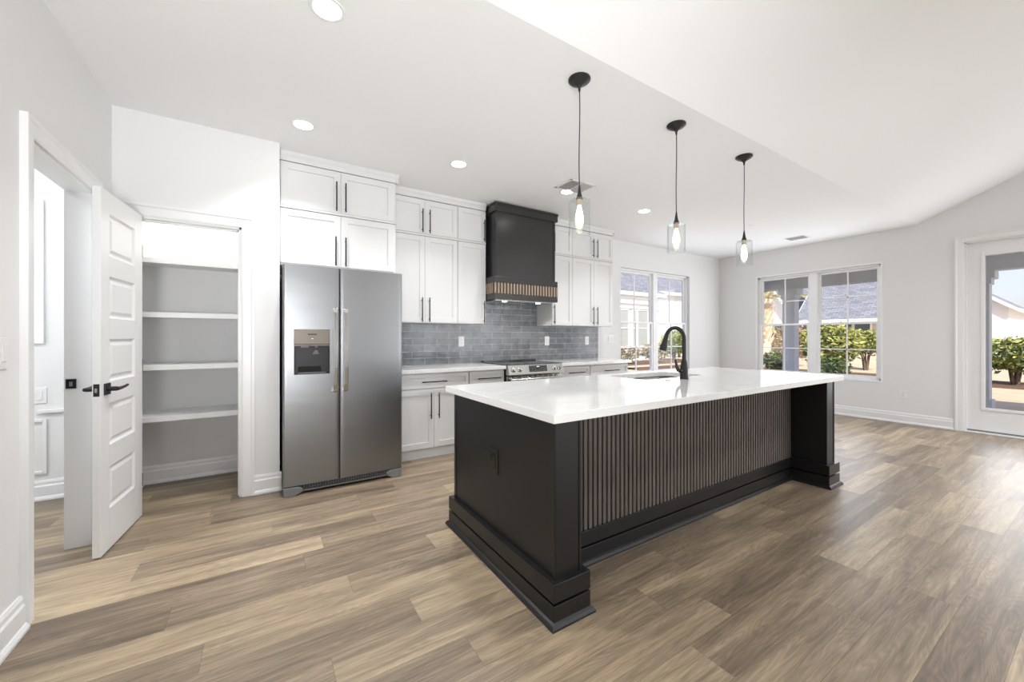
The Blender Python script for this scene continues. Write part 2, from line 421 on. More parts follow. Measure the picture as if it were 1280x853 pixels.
# ------------------------------------------------------------------ room dimensions (metres)
XL, XR = -0.877, 7.845           # left and right wall faces
YP, YB = 3.721, 4.469            # pantry wall face, back wall face
ZC = 2.837                       # flat ceiling
YR = 1.622                       # where the vault begins
YF = -4.6                        # rear wall, behind the camera
XH = -3.0                        # far side of the hall
SL = 0.46; YAP = -1.5; ZAP = ZC + (YR - YAP) * SL

def wall_holes(mb, axis, p0, p1, a0, a1, z0, z1, holes):
    """wall of thickness p0..p1 across `axis`; a = running coordinate; holes (a0,a1,z0,z1)"""
    cuts = sorted({a0, a1, *[h[0] for h in holes], *[h[1] for h in holes]})
    for u, v in zip(cuts, cuts[1:]):
        zs = [(z0, z1)]
        for h in holes:
            if h[0] <= u + 1e-6 and h[1] >= v - 1e-6:
                zs = [(z0, h[2]), (h[3], z1)]
        for q, w in zs:
            if w - q > 1e-4:
                if axis == 'X': mb.box(p0, p1, u, v, q, w)
                else: mb.box(u, v, p0, p1, q, w)
    return mb

# floor: every plank a face with its own tone
def build_floor():
    bm = bmesh.new(); lay = bm.loops.layers.float_color.new('plank')
    W, LN = 0.178, 1.22
    forced = {  # row -> (a joint position, {plank index relative to the joint: tone})
        -1: (0.370, {-1: 0.95, 0: 0.42}), -2: (-0.205, {0: 0.62, -1: 0.35, 1: 0.45}), -3: (0.586, {0: 0.85, -1: 0.35}), -4: (0.222, {0: 0.75, -1: 0.4}),
        0: (0.861, {0: 0.85, -1: 0.3}), 2: (0.301, {-1: 0.92, 0: 0.5}), 3: (-0.575, {-1: 0.8, 0: 0.3}), 4: (0.05, {-1: 0.75, 0: 0.6}), 5: (-0.6, {-1: 0.3, 0: 0.5}),
        -7: (1.775, {-1: 0.8, 0: 0.2}), -8: (2.68, {0: 0.72, -1: 0.15}), -9: (3.45, {-1: 0.45, 0: 0.75}), -10: (3.93, {0: 0.8, -1: 0.5}), -12: (2.9, {-1: 0.85, 0: 0.7})}
    rnd = random.Random(11)
    r0 = int((YF - 2.199) / W) - 1; r1 = int((4.7 - 2.199) / W) + 1
    g = 0.0003
    for r in range(r0, r1 + 1):
        y0 = 2.199 + (r) * W; y1 = y0 + W
        if r < 0: pass
        j, tones = forced.get(r, (rnd.uniform(-1, 1), {}))
        k0 = int((-3.1 - j) / LN) - 1; k1 = int((8.1 - j) / LN) + 1
        for k in range(k0, k1 + 1):
            xa, xb = max(j + k * LN, -3.1), min(j + (k + 1) * LN, 8.0)
            ya, yb = max(y0, YF - 0.1), min(y1, 4.6)
            if xb - xa < 0.01 or yb - ya < 0.01: continue
            t = tones.get(k, None)
            if t is None:
                t = rnd.choice((0.1, 0.22, 0.3, 0.38, 0.45, 0.5, 0.6, 0.72, 0.85))
            f = bm.faces.new([bm.verts.new(p) for p in ((xa + g, ya + g, 0), (xb - g, ya + g, 0), (xb - g, yb - g, 0), (xa + g, yb - g, 0))])
            c = (t, rnd.random(), rnd.random(), 1)
            for l in f.loops: l[lay] = c
    me = D.meshes.new('floor'); 
    # slab below so that the seams are dark, not open
    for v in ((-3.1, 8.0),):
        f = bm.faces.new([bm.verts.new(p) for p in ((-3.1, YF - 0.1, -0.0015), (8.0, YF - 0.1, -0.0015), (8.0, 4.6, -0.0015), (-3.1, 4.6, -0.0015))])
        f.material_index = 1
    mbx = MB(); mbx.bm.free(); mbx.bm = bm
    mbx.box(-3.1, 8.0, YF - 0.1, 4.6, -0.1, -0.002, 1)
    bm.to_mesh(me); bm.free(); me.materials.append(M['floor']); me.materials.append(M['groove'])
    o = D.objects.new('floor', me); COL.objects.link(o)
    tag(o, 'grey-brown oak plank floor running under the kitchen', 'floor', kind='structure')
build_floor()

# walls
PAN = (-0.772, -0.146, 0, 2.105)                 # pantry door opening (x, z)
HALL = (2.61, 3.36, 0, 2.13)                     # hall door opening in the left wall (y, z)
DOOR = (0.20, 1.165, 0, 2.50)                    # patio door (y, z)
WB = (4.95, 6.83, 0.60, 2.40)                    # back window (x, z)
WR = (2.0, 3.745, 0.585, 2.36)                   # right wall windows (y, z)
struct('wall_left', wall_holes(MB(), 'X', XL - 0.11, XL, YF, YB, 0, 4.6, [HALL]), 'wall')
struct('wall_pantry', wall_holes(MB(), 'Y', YP, YP + 0.11, XL, 0.11, 0, ZC, [PAN]).box(0.0, 0.11, YP + 0.11, YB, 0, ZC), 'wall')
struct('wall_back', wall_holes(MB(), 'Y', YB, YB + 0.14, XH, XR + 0.14, 0, ZC + 0.1, [WB]), 'wall')
struct('wall_right', wall_holes(MB(), 'X', XR, XR + 0.14, YF, YB, 0, 4.6, [WR, DOOR]), 'wall')
rear_holes = [(xx - 0.85, xx + 0.85, 0.35, 2.55) for xx in (4.95, 6.9)]
struct('wall_rear', wall_holes(MB(), 'Y', YF - 0.14, YF, XH, XR + 0.14, 0, ZC + 0.1, rear_holes), 'wall')
struct('wall_hall', MB().box(XH - 0.1, XH, YF, YB, 0, ZC), 'wall')
# ceiling: flat over the kitchen, vaulted towards the living room
t = 0.12
poly = [(YB + 0.1, ZC), (YR, ZC), (YAP, ZAP), (YF - 0.1, ZC), (YF - 0.1, ZC + t), (YAP, ZAP + t), (YR, ZC + t), (YB + 0.1, ZC + t)]
mbc = MB()
for a, b_, c_, d_ in ((0, 1, 6, 7), (1, 2, 5, 6), (2, 3, 4, 5)):
    mbc.prism([poly[a], poly[b_], poly[c_], poly[d_]], lambda p, q: (q, p[0], p[1]), XL - 0.11, XR + 0.14)
mbc.box(XH - 0.1, XL - 0.11, YF, YB + 0.1, ZC, ZC + t)
struct('ceiling', mbc, 'ceiling')

# baseboards: tall profile with a cap and a shoe
BBP = [(0, 0), (0.030, 0), (0.030, 0.012), (0.022, 0.028), (0.018, 0.030), (0.018, 0.105), (0.012, 0.115), (0.012, 0.135), (0.006, 0.150), (0, 0.150)]
def bb(name, runs):
    mb = MB()
    for axis, pos, sgn, a, b_ in runs:
        if axis == 'X': mb.prism(BBP, lambda p, q: (pos + sgn * p[0], q, p[1]), a, b_)
        else: mb.prism(BBP, lambda p, q: (q, pos + sgn * p[0], p[1]), a, b_)
    return struct(name, mb, 'trim')
bb('baseboard_left', [('X', XL, 1, YF, 2.525), ('X', XL, 1, 3.445, YP)])
bb('baseboard_pantry', [('Y', YP, -1, -0.068, 0.124), ('Y', YB, -1, XL, 0.0), ('X', XL, 1, YP + 0.11, YB)])
bb('baseboard_right', [('X', XR, -1, 1.254, YB), ('X', XR, -1, YF, 0.11)])
bb('baseboard_back', [('Y', YB, -1, 4.47, XR)])
bb('baseboard_hall', [('Y', YB, -1, XH, XL - 0.11)])

# door casings (trim)
CP = [(0, 0), (0, 0.014), (0.012, 0.018), (0.060, 0.020), (0.068, 0.026), (0.085, 0.026), (0.085, 0)]     # (away from opening, proud of wall)
def casing(name, axis, face, sgn, a0, a1, zt, jamb0, jamb1, zb=0.0, legs=(1, 1), stop=True):
    """a0,a1 opening; zt head height; face = wall face, sgn = direction out of the wall; jamb0..jamb1 = depth of lining"""
    mb = MB()
    def P(a, d, z): return (face + sgn * d, a, z) if axis == 'X' else (a, face + sgn * d, z)
    w = 0.085
    n = len(CP)
    def strip(corners):   # corners: list of (function of profile coordinate)
        rings = [[mb.bm.verts.new(fn(p)) for p in CP] for fn in corners]
        for r, q in zip(rings, rings[1:]):
            for i in range(n):
                mb.bm.faces.new((r[i], r[(i + 1) % n], q[(i + 1) % n], q[i]))
        mb.bm.faces.new(rings[0]); mb.bm.faces.new(list(reversed(rings[-1])))
    c = []
    if legs[0]: c.append(lambda p: P(a0 - p[0], p[1], zb))
    c.append(lambda p: P(a0 - p[0], p[1], zt + p[0]))
    c.append(lambda p: P(a1 + p[0], p[1], zt + p[0]))
    if legs[1]: c.append(lambda p: P(a1 + p[0], p[1], zb))
    strip(c)
    # jamb lining with a stop
    def bx(a, b_, z, z2, d0=jamb0, d1=jamb1):
        if axis == 'X': mb.box(d0, d1, a, b_, z, z2)
        else: mb.box(a, b_, d0, d1, z, z2)
    j = 0.016
    bx(a0 - 0.001, a0 + j, zb, zt); bx(a1 - j, a1 + 0.001, zb, zt); bx(a0, a1, zt - j, zt)
    m = (jamb0 + jamb1) / 2
    if stop: bx(a0 + j, a0 + j + 0.010, zb, zt - j, m - 0.015, m + 0.02); bx(a1 - j - 0.010, a1 - j, zb, zt - j, m - 0.015, m + 0.02); bx(a0 + j, a1 - j, zt - j - 0.010, zt - j, m - 0.015, m + 0.02)
    return struct(name, mb, 'trim')
casing('trim_1', 'X', XL, 1, HALL[0], HALL[1], HALL[3], XL - 0.112, XL + 0.002, stop=False)
casing('trim_2', 'Y', YP, -1, PAN[0], PAN[1], PAN[3], YP - 0.002, YP + 0.112)
casing('trim_3', 'X', XR, -1, DOOR[0], DOOR[1], DOOR[3], XR - 0.002, XR + 0.12)
# black strike plate on the hall jamb
tag(link('strike_plate', MB().box(-0.981, -0.938, 3.337, 3.3445, 0.946, 1.002).box(-0.966, -0.952, 3.3355, 3.3375, 0.960, 0.986, 1), ['pull', 'grey_plastic'], bevel=0.006),
    'black square strike plate on the white jamb of the hall doorway', 'strike plate')
tag(link('door_strike', MB().box(-0.164, -0.1615, YP + 0.035, YP + 0.06, 0.905, 0.96), ['pull'], bevel=0.001),
    'small black strike on the inner jamb of the pantry doorway', 'strike plate')

# hall beyond the left doorway: wall moulding and a narrow window
mb = MB()
def frame_bars(mb, x0, x1, z0, z1, y, w=0.022, d=0.014):
    mb.box(x0 + w, x1 - w, y - d, y, z0, z0 + w); mb.box(x0 + w, x1 - w, y - d, y, z1 - w, z1); mb.box(x0, x0 + w, y - d, y, z0, z1); mb.box(x1 - w, x1, y - d, y, z0, z1)
frame_bars(mb, -2.1, -1.41, 0.20, 0.62, YB)
mb.box(-1.46, XL - 0.11, YB - 0.022, YB, 0.665, 0.69)
struct('trim_4', mb, 'trim', bevel=0.003)
mb = MB(); frame_bars(mb, -1.75, -1.425, 1.20, 2.30, YB - 0.0, 0.03, 0.02); mb.box(-1.72, -1.455, YB - 0.012, YB - 0.004, 1.72, 1.745)
w4 = struct('window_3', mb, 'vinyl', bevel=0.002)
link('pane', MB().box(-1.72, -1.455, YB - 0.008, YB - 0.001, 1.23, 2.27), 'pane_glow', w4)
hl = area_light('hall_overhead_fill', (-1.9, 3.2, ZC - 0.03), (0, 0, -1), 0.5, 0.5, 26, (0.93, 0.96, 1.0))  # unseen fill added to brighten the hall from above
hl2 = area_light('hall_side_fill', (-2.9, 3.2, 1.5), (1, 0, 0), 1.2, 1.4, 18, (0.9, 0.95, 1.0))  # unseen side fill added for the hall, no window stands here

# pantry door: five raised panels, swung out from the pantry towards the camera
def panel_door(parent, p0, p1, thick, z0, z1, panels, u0, u1):
    """leaf in the vertical plane p0->p1 (front face), thickness to the left of it"""
    p0 = Vector((*p0, 0)); p1 = Vector((*p1, 0)); dx = (p1 - p0).normalized(); nn = Vector((-dx.y, dx.x, 0)); Lh = (p1 - p0).length
    def P(s, d, z): return tuple(p0 + dx * s + nn * d + Vector((0, 0, z)))
    mb = MB()
    def hx(s0, s1, d0, d1, za, zb):
        mb.hexa([P(s0, d0, za), P(s1, d0, za), P(s1, d1, za), P(s0, d1, za), P(s0, d0, zb), P(s1, d0, zb), P(s1, d1, zb), P(s0, d1, zb)])
    hx(0, u0, 0, thick, z0, z1); hx(u1, Lh, 0, thick, z0, z1)
    zs = [z0] + [q for pr in sorted(panels) for q in pr] + [z1]
    for i in range(0, len(zs), 2): hx(u0, u1, 0, thick, zs[i], zs[i + 1])
    leaf = link('door_leaf', mb, 'trim', parent, bevel=0.0012)
    for za, zb in sorted(panels):
        q = MB()
        for side in (0, 1):
            D0 = lambda d: d if side == 0 else thick - d
            a = [(u0, 0.001), (u0 + 0.012, 0.011), (u0 + 0.022, 0.011), (u0 + 0.040, 0.003)]
            rings = []
            for k, (s, dd) in enumerate(a):
                m = s - u0
                rings.append([q.bm.verts.new(P(*c)) for c in ((u0 + m, D0(dd), za + m), (u1 - m, D0(dd), za + m), (u1 - m, D0(dd), zb - m), (u0 + m, D0(dd), zb - m))])
            for r, w in zip(rings, rings[1:]):
                for i in range(4): q.bm.faces.new((r[i], r[(i + 1) % 4], w[(i + 1) % 4], w[i]))
            q.bm.faces.new(rings[-1])
        link('raised_panel', q, 'trim', leaf)
    return leaf, P
pdoor = thing('pantry_door', (-0.718, 3.69, 0.0), None, 'door', kind='structure')
pdoor.name = 'door_1'; ORIG['door_1'] = ORIG['pantry_door']; pdoor['label'] = 'white five panel pantry door standing open towards the hall doorway'
PD0, PD1 = (-0.774, 3.098), (-0.716, 3.69)
leaf, PF = panel_door(pdoor, PD0, PD1, 0.036, 0.008, 2.098, [(0.245, 0.489), (0.618, 0.863), (0.99, 1.238), (1.36, 1.605), (1.725, 1.972)], 0.106, 0.468)
# levers on both faces and the latch plate on the edge
def lever(side):
    mb = MB()
    s0 = 0.066; zc = 0.95
    d = -0.0 if side == 0 else 0.036
    sg = -1 if side == 0 else 1
    V = lambda s, dd, z: Vector(PF(s, d + sg * dd, z))
    a, b_ = s0 - 0.033, s0 + 0.033
    mb.hexa([V(a, 0, zc - .033), V(b_, 0, zc - .033), V(b_, 0.009, zc - .033), V(a, 0.009, zc - .033), V(a, 0, zc + .033), V(b_, 0, zc + .033), V(b_, 0.009, zc + .033), V(a, 0.009, zc + .033)])
    mb.tube([V(s0, 0.005, zc), V(s0, 0.048, zc)], 0.013, 14)
    mb.tube([V(s0 - 0.010, 0.050, zc), V(s0 + 0.02, 0.052, zc), V(s0 + 0.07, 0.056, zc + 0.004), V(s0 + 0.115, 0.056, zc + 0.010)], [0.011, 0.010, 0.008, 0.007], 12)
    return link('door_lever', mb, 'matte_black', pdoor, bevel=0.0015)
lever(0); lever(1)
mb = MB()
V = lambda s, dd, z: Vector(PF(s, dd, z))
mb.hexa([V(-0.002, .005, .915), V(0.001, .005, .915), V(0.001, .031, .915), V(-0.002, .031, .915), V(-0.002, .005, .985), V(0.001, .005, .985), V(0.001, .031, .985), V(-0.002, .031, .985)])
lp = link('latch_plate', mb, 'matte_black', pdoor, bevel=0.001)
mb = MB(); mb.hexa([V(-0.010, .012, .938), V(0.001, .012, .938), V(0.001, .024, .938), V(-0.006, .024, .938), V(-0.010, .012, .962), V(0.001, .012, .962), V(0.001, .024, .962), V(-0.006, .024, .962)])
link('latch_bolt', mb, 'steel_plain', lp)
for zz in (0.25, 1.05, 1.85):
    link('hinge', MB().lathe([(0.007, zz - 0.045), (0.007, zz + 0.045)], (-0.722, 3.700, 0), 10), 'matte_black', pdoor)

# pantry shelves
snames = ['white pantry shelf just above head height, the highest one', 'white pantry shelf next below the highest one',
          'white pantry shelf at lever height, second from the bottom', 'deep white pantry shelf nearest the floor']
for zt, nm in zip((1.872, 1.445, 1.03, 0.625), snames):
    mb = MB(); mb.box(XL + 0.001, -0.001, 4.085, YB - 0.001, zt - 0.02, zt); mb.box(XL + 0.001, -0.001, 4.075, 4.093, zt - 0.042, zt + 0.001)
    tag(link('pantry_shelf', mb, 'trim', bevel=0.002), nm, 'shelf', 'shelves in the pantry')
area_light('pantry_lamp', (-0.45, 4.20, ZC - 0.02), (0, 0, -1), 0.3, 0.3, 9, (1.0, 0.98, 0.94))
area_light('pantry_lamp', (-0.40, 3.88, 1.9), (0.05, 0.9, -0.2), 0.25, 0.1, 0.0, (1.0, 0.98, 0.94))

# ------------------------------------------------------------------ windows and patio door
def sash(axis, mbf, mbm, P, a0, a1, z0, z1, d, fw=0.035, mid=True):
    """frame into mbf, muntins into mbm; d = depth position"""
    def bx(mb, u, v, z, w, d0, d1):
        q, r = P(u, d0), P(v, d1)
        mb.box(q[0], r[0], q[1], r[1], z, w)
    bx(mbf, a0, a0 + fw, z0, z1, d, d + 0.035); bx(mbf, a1 - fw, a1, z0, z1, d, d + 0.035)
    bx(mbf, a0 + fw, a1 - fw, z0, z0 + fw, d, d + 0.035); bx(mbf, a0 + fw, a1 - fw, z1 - fw, z1, d, d + 0.035)
    am, zm = (a0 + a1) / 2, (z0 + z1) / 2
    bx(mbm, am - 0.009, am + 0.009, z0 + fw, z1 - fw, d + 0.010, d + 0.026)
    bx(mbm, a0 + fw, a1 - fw, zm - 0.009, zm + 0.009, d + 0.010, d + 0.026)
def double_window(name, axis, face, sgn, hole, label):
    """two double-hung units side by side in the hole; sgn = outward"""
    P = (lambda a, d: (face + sgn * d, a)) if axis == 'X' else (lambda a, d: (a, face + sgn * d))
    a0, a1, z0, z1 = hole
    root = thing('w', (*P((a0 + a1) / 2, 0.07), z0), label, 'window', kind='structure'); root.name = name; ORIG[name] = ORIG['w']
    def bx(mb, u, v, z, w, d0, d1):
        q, r = P(u, d0), P(v, d1); mb.box(q[0], r[0], q[1], r[1], z, w)
    mb = MB(); am = (a0 + a1) / 2
    e = 0.0
    bx(mb, a0, a0 + 0.03, z0, z1, 0.05, 0.13); bx(mb, a1 - 0.03, a1, z0, z1, 0.05, 0.13)
    bx(mb, a0, a1, z0, z0 + 0.03, 0.05, 0.13); bx(mb, a0, a1, z1 - 0.03, z1, 0.05, 0.13)
    bx(mb, am - 0.055, am + 0.055, z0 + .03, z1 - .03, 0.045, 0.13)
    link('window_frame', mb, 'vinyl', root, bevel=0.002)
    zm = (z0 + z1) / 2
    for u, v in ((a0 + 0.03, am - 0.055), (am + 0.055, a1 - 0.03)):
        for lo, hi, d in ((z0 + 0.03, zm + 0.018, 0.055), (zm - 0.018, z1 - 0.03, 0.092)):
            f, m_ = MB(), MB(); sash(axis, f, m_, P, u, v, lo, hi, d)
            s = link('sash', f, 'vinyl', root, bevel=0.0015)
            link('muntin', m_, 'vinyl', s)
            g = MB(); bx(g, u + 0.03, v - 0.03, lo + 0.03, hi - 0.03, d + 0.016, d + 0.020)
            link('pane', g, 'pane', s)
    return root
double_window('window_1', 'Y', YB, 1, WB, 'pair of white double-hung windows in the back wall beside the cabinets')
double_window('window_2', 'X', XR, 1, WR, 'pair of white double-hung windows in the right wall facing the porch')
# thin white frame line round the right wall windows
mb = MB()
def ring(mb, P, a0, a1, z0, z1, w, d):
    for u, v, q, r in ((a0 - w, a0, z0 - w, z1 + w), (a1, a1 + w, z0 - w, z1 + w), (a0, a1, z0 - w, z0), (a0, a1, z1, z1 + w)):
        A, B = P(u, 0), P(v, d); mb.box(A[0], B[0], A[1], B[1], q, r)
ring(mb, lambda a, d: (XR - d, a), *WR, 0.022, 0.006)
struct('trim_5', mb, 'vinyl', bevel=0.002)

# patio door
pd = thing('d', (XR + 0.06, 0.68, 0.0), 'white full-lite patio door in the right wall', 'door', kind='structure'); pd.name = 'door_2'; ORIG['door_2'] = ORIG['d']
y0, y1 = DOOR[0] + 0.018, DOOR[1] - 0.018
gy0, gy1, gz0, gz1 = y0 + 0.118, y1 - 0.125, 0.305, 2.33
mb = MB()
X0, X1 = XR + 0.045, XR + 0.09
mb.box(X0, X1, y0, gy0, 0.035, 2.48).box(X0, X1, gy1, y1, 0.035, 2.48).box(X0, X1, gy0, gy1, 0.035, gz0).box(X0, X1, gy0, gy1, gz1, 2.48)
dl = link('door_leaf', mb, 'trim', pd, bevel=0.002)
mb = MB(); f = 0.026
for u, v, q, r in ((gy0 - f * .3, gy0 + f, gz0 - f * .3, gz1 + f * .3), (gy1 - f, gy1 + f * .3, gz0 - f * .3, gz1 + f * .3), (gy0 + f, gy1 - f, gz0 - f * .3, gz0 + f), (gy0 + f, gy1 - f, gz1 - f, gz1 + f * .3)):
    mb.box(X0 - 0.012, X1 + 0.012, u, v, q, r)
link('glass_frame', mb, 'trim', dl, bevel=0.006)
link('pane', MB().box(X0 + 0.02, X0 + 0.026, gy0 + f * .5, gy1 - f * .5, gz0 + f * .5, gz1 - f * .5), 'pane', dl)
mb = MB(); mb.lathe([(0.028, 0), (0.028, 0.012), (0.012, 0.014), (0.012, 0.05)], (X0 - 0.05, y0 + 0.06, 0.95), 16, axis='X'); mb.tube([(X0 - 0.05, y0 + 0.06, 0.95), (X0 - 0.05, y0 + 0.17, 0.95)], 0.009)
link('door_lever', mb, 'matte_black', pd)
link('threshold', MB().box(XR - 0.03, XR + 0.12, y0 - .015, y1 + .015, 0.0, 0.016), 'trim', pd, bevel=0.004)
link('door_sweep', MB().box(X0 - 0.004, X1, y0, y1, 0.016, 0.036), 'grey_plastic', pd)

# unseen rear windows, invented to go with the fill behind the camera (structure)
for i, xx in enumerate((4.95, 6.9)):
    mb = MB(); a0, a1, z0, z1 = xx - 0.85, xx + 0.85, 0.35, 2.55
    for u, v, q, r in ((a0, a0 + .05, z0, z1), (a1 - .05, a1, z0, z1), (a0, a1, z0, z0 + .05), (a0, a1, z1 - .05, z1), (xx - .04, xx + .04, z0, z1), (a0, a1, 1.42, 1.47)):
        mb.box(u, v, YF - 0.10, YF - 0.05, q, r)
    struct('window_%d' % (4 + i), mb, 'vinyl')

# ------------------------------------------------------------------ cabinets
def bar_pull(parent, axis, x, z, ln, yf):
    """bar pull proud of the plane y=yf; axis 'Z' vertical with lower end z, axis 'X' horizontal centred at x"""
    mb = MB(); y = yf - 0.032; r = 0.006
    if axis == 'Z':
        mb.tube([(x, y, z), (x, y, z + ln)], r, 10)
        for zz in (z + 0.032, z + ln - 0.032): mb.tube([(x, y, zz), (x, yf + 0.001, zz)], 0.0045, 8)
    else:
        mb.tube([(x - ln / 2, y, z), (x + ln / 2, y, z)], r, 10)
        for xx in (x - ln / 2 + 0.032, x + ln / 2 - 0.032): mb.tube([(xx, y, z), (xx, yf + 0.001, z)], 0.0045, 8)
    return link('bar_pull', mb, 'pull', parent)
def shaker(parent, name, x0, x1, z0, z1, yf, fw=0.057, t=0.02):
    mb = MB(); g = 0.0015
    x0 += g; x1 -= g; z0 += g; z1 -= g
    yb = yf + t
    mb.box(x0, x0 + fw, yf, yb, z0, z1).box(x1 - fw, x1, yf, yb, z0, z1).box(x0 + fw, x1 - fw, yf, yb, z0, z0 + fw).box(x0 + fw, x1 - fw, yf, yb, z1 - fw, z1)
    mb.box(x0 + fw - .002, x1 - fw + .002, yf + 0.010, yb, z0 + fw - .002, z1 - fw + .002)
    return link(name, mb, 'cab', parent, bevel=0.0012)
def wall_cab(label, x0, x1, z0, z1, yf, doors, yback=YB - 0.003, group=None, rail=None):
    """doors: list of (x0, x1, pull x or None, pull z, pull length)"""
    r = thing('wall_cabinet', ((x0 + x1) / 2, yback, z0), label, 'cabinet', group)
    mb = MB(); mb.box(x0, x1, yf + 0.021, yback, z0, z1)
    link('carcass', mb, 'cab', r, bevel=0.001)
    for a, b_, px, pz, pl in doors:
        d = shaker(r, 'door', a, b_, z0 + 0.004 if rail is None else rail[0], z1 - 0.004 if rail is None else rail[1], yf)
        if px is not None: bar_pull(d, 'Z', px, pz, pl, yf)
    return r
YU, YT = 4.12, 3.85         # door faces of the wall cabinets and of the tall unit over the fridge
YA = YT
# over the fridge
wall_cab('white two-door cabinet directly above the steel refrigerator', 0.1115, 1.098, 1.865, 2.362, YT, [(0.116, 0.594, 0.548, 1.893, 0.262), (0.594, 1.075, 0.632, 1.893, 0.262)], rail=(1.885, 2.352))
wall_cab('white two-door cabinet against the ceiling above the refrigerator', 0.1115, 1.098, 2.366, 2.756, YT, [(0.116, 0.594, 0.555, 2.388, 0.262), (0.594, 1.075, 0.632, 2.388, 0.262)], rail=(2.376, 2.752))
# left of hood
wall_cab('tall white two-door wall cabinet between the refrigerator and a single-door cabinet', 1.102, 1.878, 1.405, 2.366, YU, [(1.104, 1.487, 1.450, 1.415, 0.265), (1.487, 1.876, 1.532, 1.415, 0.265)], rail=(1.410, 2.353))
wall_cab('tall narrow white single-door wall cabinet left of the black hood', 1.880, 2.243, 1.405, 2.366, YU, [(1.880, 2.243, 2.211, 1.412, 0.265)], rail=(1.410, 2.353))
wall_cab('short white two-door cabinet under the ceiling, next to the refrigerator unit', 1.102, 1.878, 2.370, 2.756, YU, [(1.104, 1.487, 1.455, 2.385, 0.255), (1.487, 1.876, 1.537, 2.385, 0.255)], rail=(2.378, 2.750))
wall_cab('short white single-door cabinet under the ceiling, left of the black hood', 1.880, 2.243, 2.370, 2.756, YU, [(1.880, 2.243, 2.213, 2.385, 0.255)], rail=(2.378, 2.750))
# right of hood
wall_cab('tall white single-door wall cabinet with exposed side right of the black hood', 3.245, 3.606, 1.405, 2.366, YU, [(3.245, 3.606, 3.272, 1.422, 0.26)], rail=(1.410, 2.353))
wall_cab('tall white two-door wall cabinet at the window end of the run', 3.608, 4.395, 1.405, 2.366, YU, [(3.608, 4.012, 3.980, 1.422, 0.26), (4.012, 4.395, 4.058, 1.422, 0.26)], rail=(1.410, 2.353))
wall_cab('short white single-door cabinet under the ceiling right of the black hood', 3.245, 3.606, 2.370, 2.756, YU, [(3.245, 3.606, 3.272, 2.388, 0.26)], rail=(2.378, 2.750))
wall_cab('short white two-door cabinet under the ceiling at the window end', 3.608, 4.395, 2.370, 2.756, YU, [(3.608, 4.012, 3.980, 2.388, 0.26), (4.012, 4.395, 4.058, 2.388, 0.26)], rail=(2.378, 2.750))
# crown on the wall cabinets
def crown(mb, x0, x1, yf, yback, left=False, right=False):
    pr = [(0, 2.757), (-0.004, 2.757), (-0.006, 2.790), (-0.018, 2.812), (-0.024, 2.8365), (0, 2.8365)]
    mb.prism(pr, lambda p, q: (q, yf + 0.02 + p[0], p[1]), x0 - (0.024 if left else 0), x1 + (0.024 if right else 0))
    mb.box(x0, x1, yf + 0.02, yback, 2.757, 2.8365)
    if right: mb.prism(pr, lambda p, q: (x1 - p[0], q, p[1]), yf, yback)
mb = MB(); crown(mb, 0.1115, 1.098, YT - 0.02, YB, right=True)
struct('trim_6', mb, 'cab', label='white crown moulding over the refrigerator cabinets')
mb = MB(); crown(mb, 1.125, 2.243, YU - 0.02, YB)
struct('trim_7', mb, 'cab', label='white crown moulding left of the hood')
mb = MB(); crown(mb, 3.245, 4.395, YU - 0.02, YB, right=True)
struct('trim_8', mb, 'cab', label='white crown moulding right of the hood')
# mid rails at the joint between the rows
for nm, a, b_, y in (('trim_9', 0.1115, 1.10, YT), ('trim_10', 1.102, 2.243, YU), ('trim_11', 3.245, 4.397, YU)):
    struct(nm, MB().box(a, b_, y - 0.006, y + 0.021, 2.3555, 2.3745), 'cab', bevel=0.002)

YBASE = 3.86
def base_cab(label, x0, x1, drawer_pull, doors):
    r = thing('base_cabinet', ((x0 + x1) / 2, YB, 0), label, 'cabinet', None)
    mb = MB(); mb.box(x0, x1, YBASE + 0.021, YB - 0.013, 0.10, 0.880)
    link('carcass', mb, 'cab', r, bevel=0.001)
    link('toe_kick', MB().box(x0, x1, YBASE + 0.032, YB - 0.013, 0.0, 0.10), 'cab', r)
    d = shaker(r, 'drawer', x0 + 0.004, x1 - 0.004, 0.722, 0.870, YBASE, fw=0.038)
    bar_pull(d, 'X', drawer_pull[0], 0.789, drawer_pull[1], YBASE)
    for a, b_, px in doors:
        dd = shaker(r, 'door', a, b_, 0.108, 0.712, YBASE)
        bar_pull(dd, 'Z', px, 0.41, 0.265, YBASE)
    return r
base_cab('white base cabinet with wide drawer over two doors beside the refrigerator', 1.085, 1.893, (1.490, 0.27), [(1.089, 1.494, 1.452), (1.494, 1.889, 1.538)])
base_cab('narrow white base cabinet with drawer left of the range', 1.895, 2.345, (2.135, 0.29), [(1.899, 2.341, 2.30)])
base_cab('white base cabinet with drawer right of the range', 3.165, 3.690, (3.435, 0.28), [(3.169, 3.686, 3.21)])
base_cab('white base cabinet with drawer at the window end of the run', 3.692, 4.430, (4.075, 0.29), [(3.696, 4.061, 4.02), (4.061, 4.426, 4.10)])
# worktops
tag(link('worktop', MB().box(1.075, 2.350, 3.825, YB - 0.001, 0.881, 0.920), 'quartz', bevel=0.003), 'white quartz worktop between the refrigerator and the range', 'worktop')
tag(link('worktop', MB().box(3.162, 4.470, 3.825, YB - 0.001, 0.881, 0.920), 'quartz', bevel=0.003), 'white quartz worktop between the range and the back window', 'worktop')
# tiled backsplash
tag(link('backsplash', MB().box(1.085, 2.2445, YB - 0.010, YB - 0.0005, 0.9205, 1.4045).box(2.2445, 3.244, YB - 0.010, YB - 0.0005, 0.9205, 1.76).box(3.244, 4.429, YB - 0.010, YB - 0.0005, 0.9205, 1.4045), 'tile', origin=(1.15, YB, 0.921)),
    'glossy grey-blue subway tile backsplash behind the range', 'backsplash')

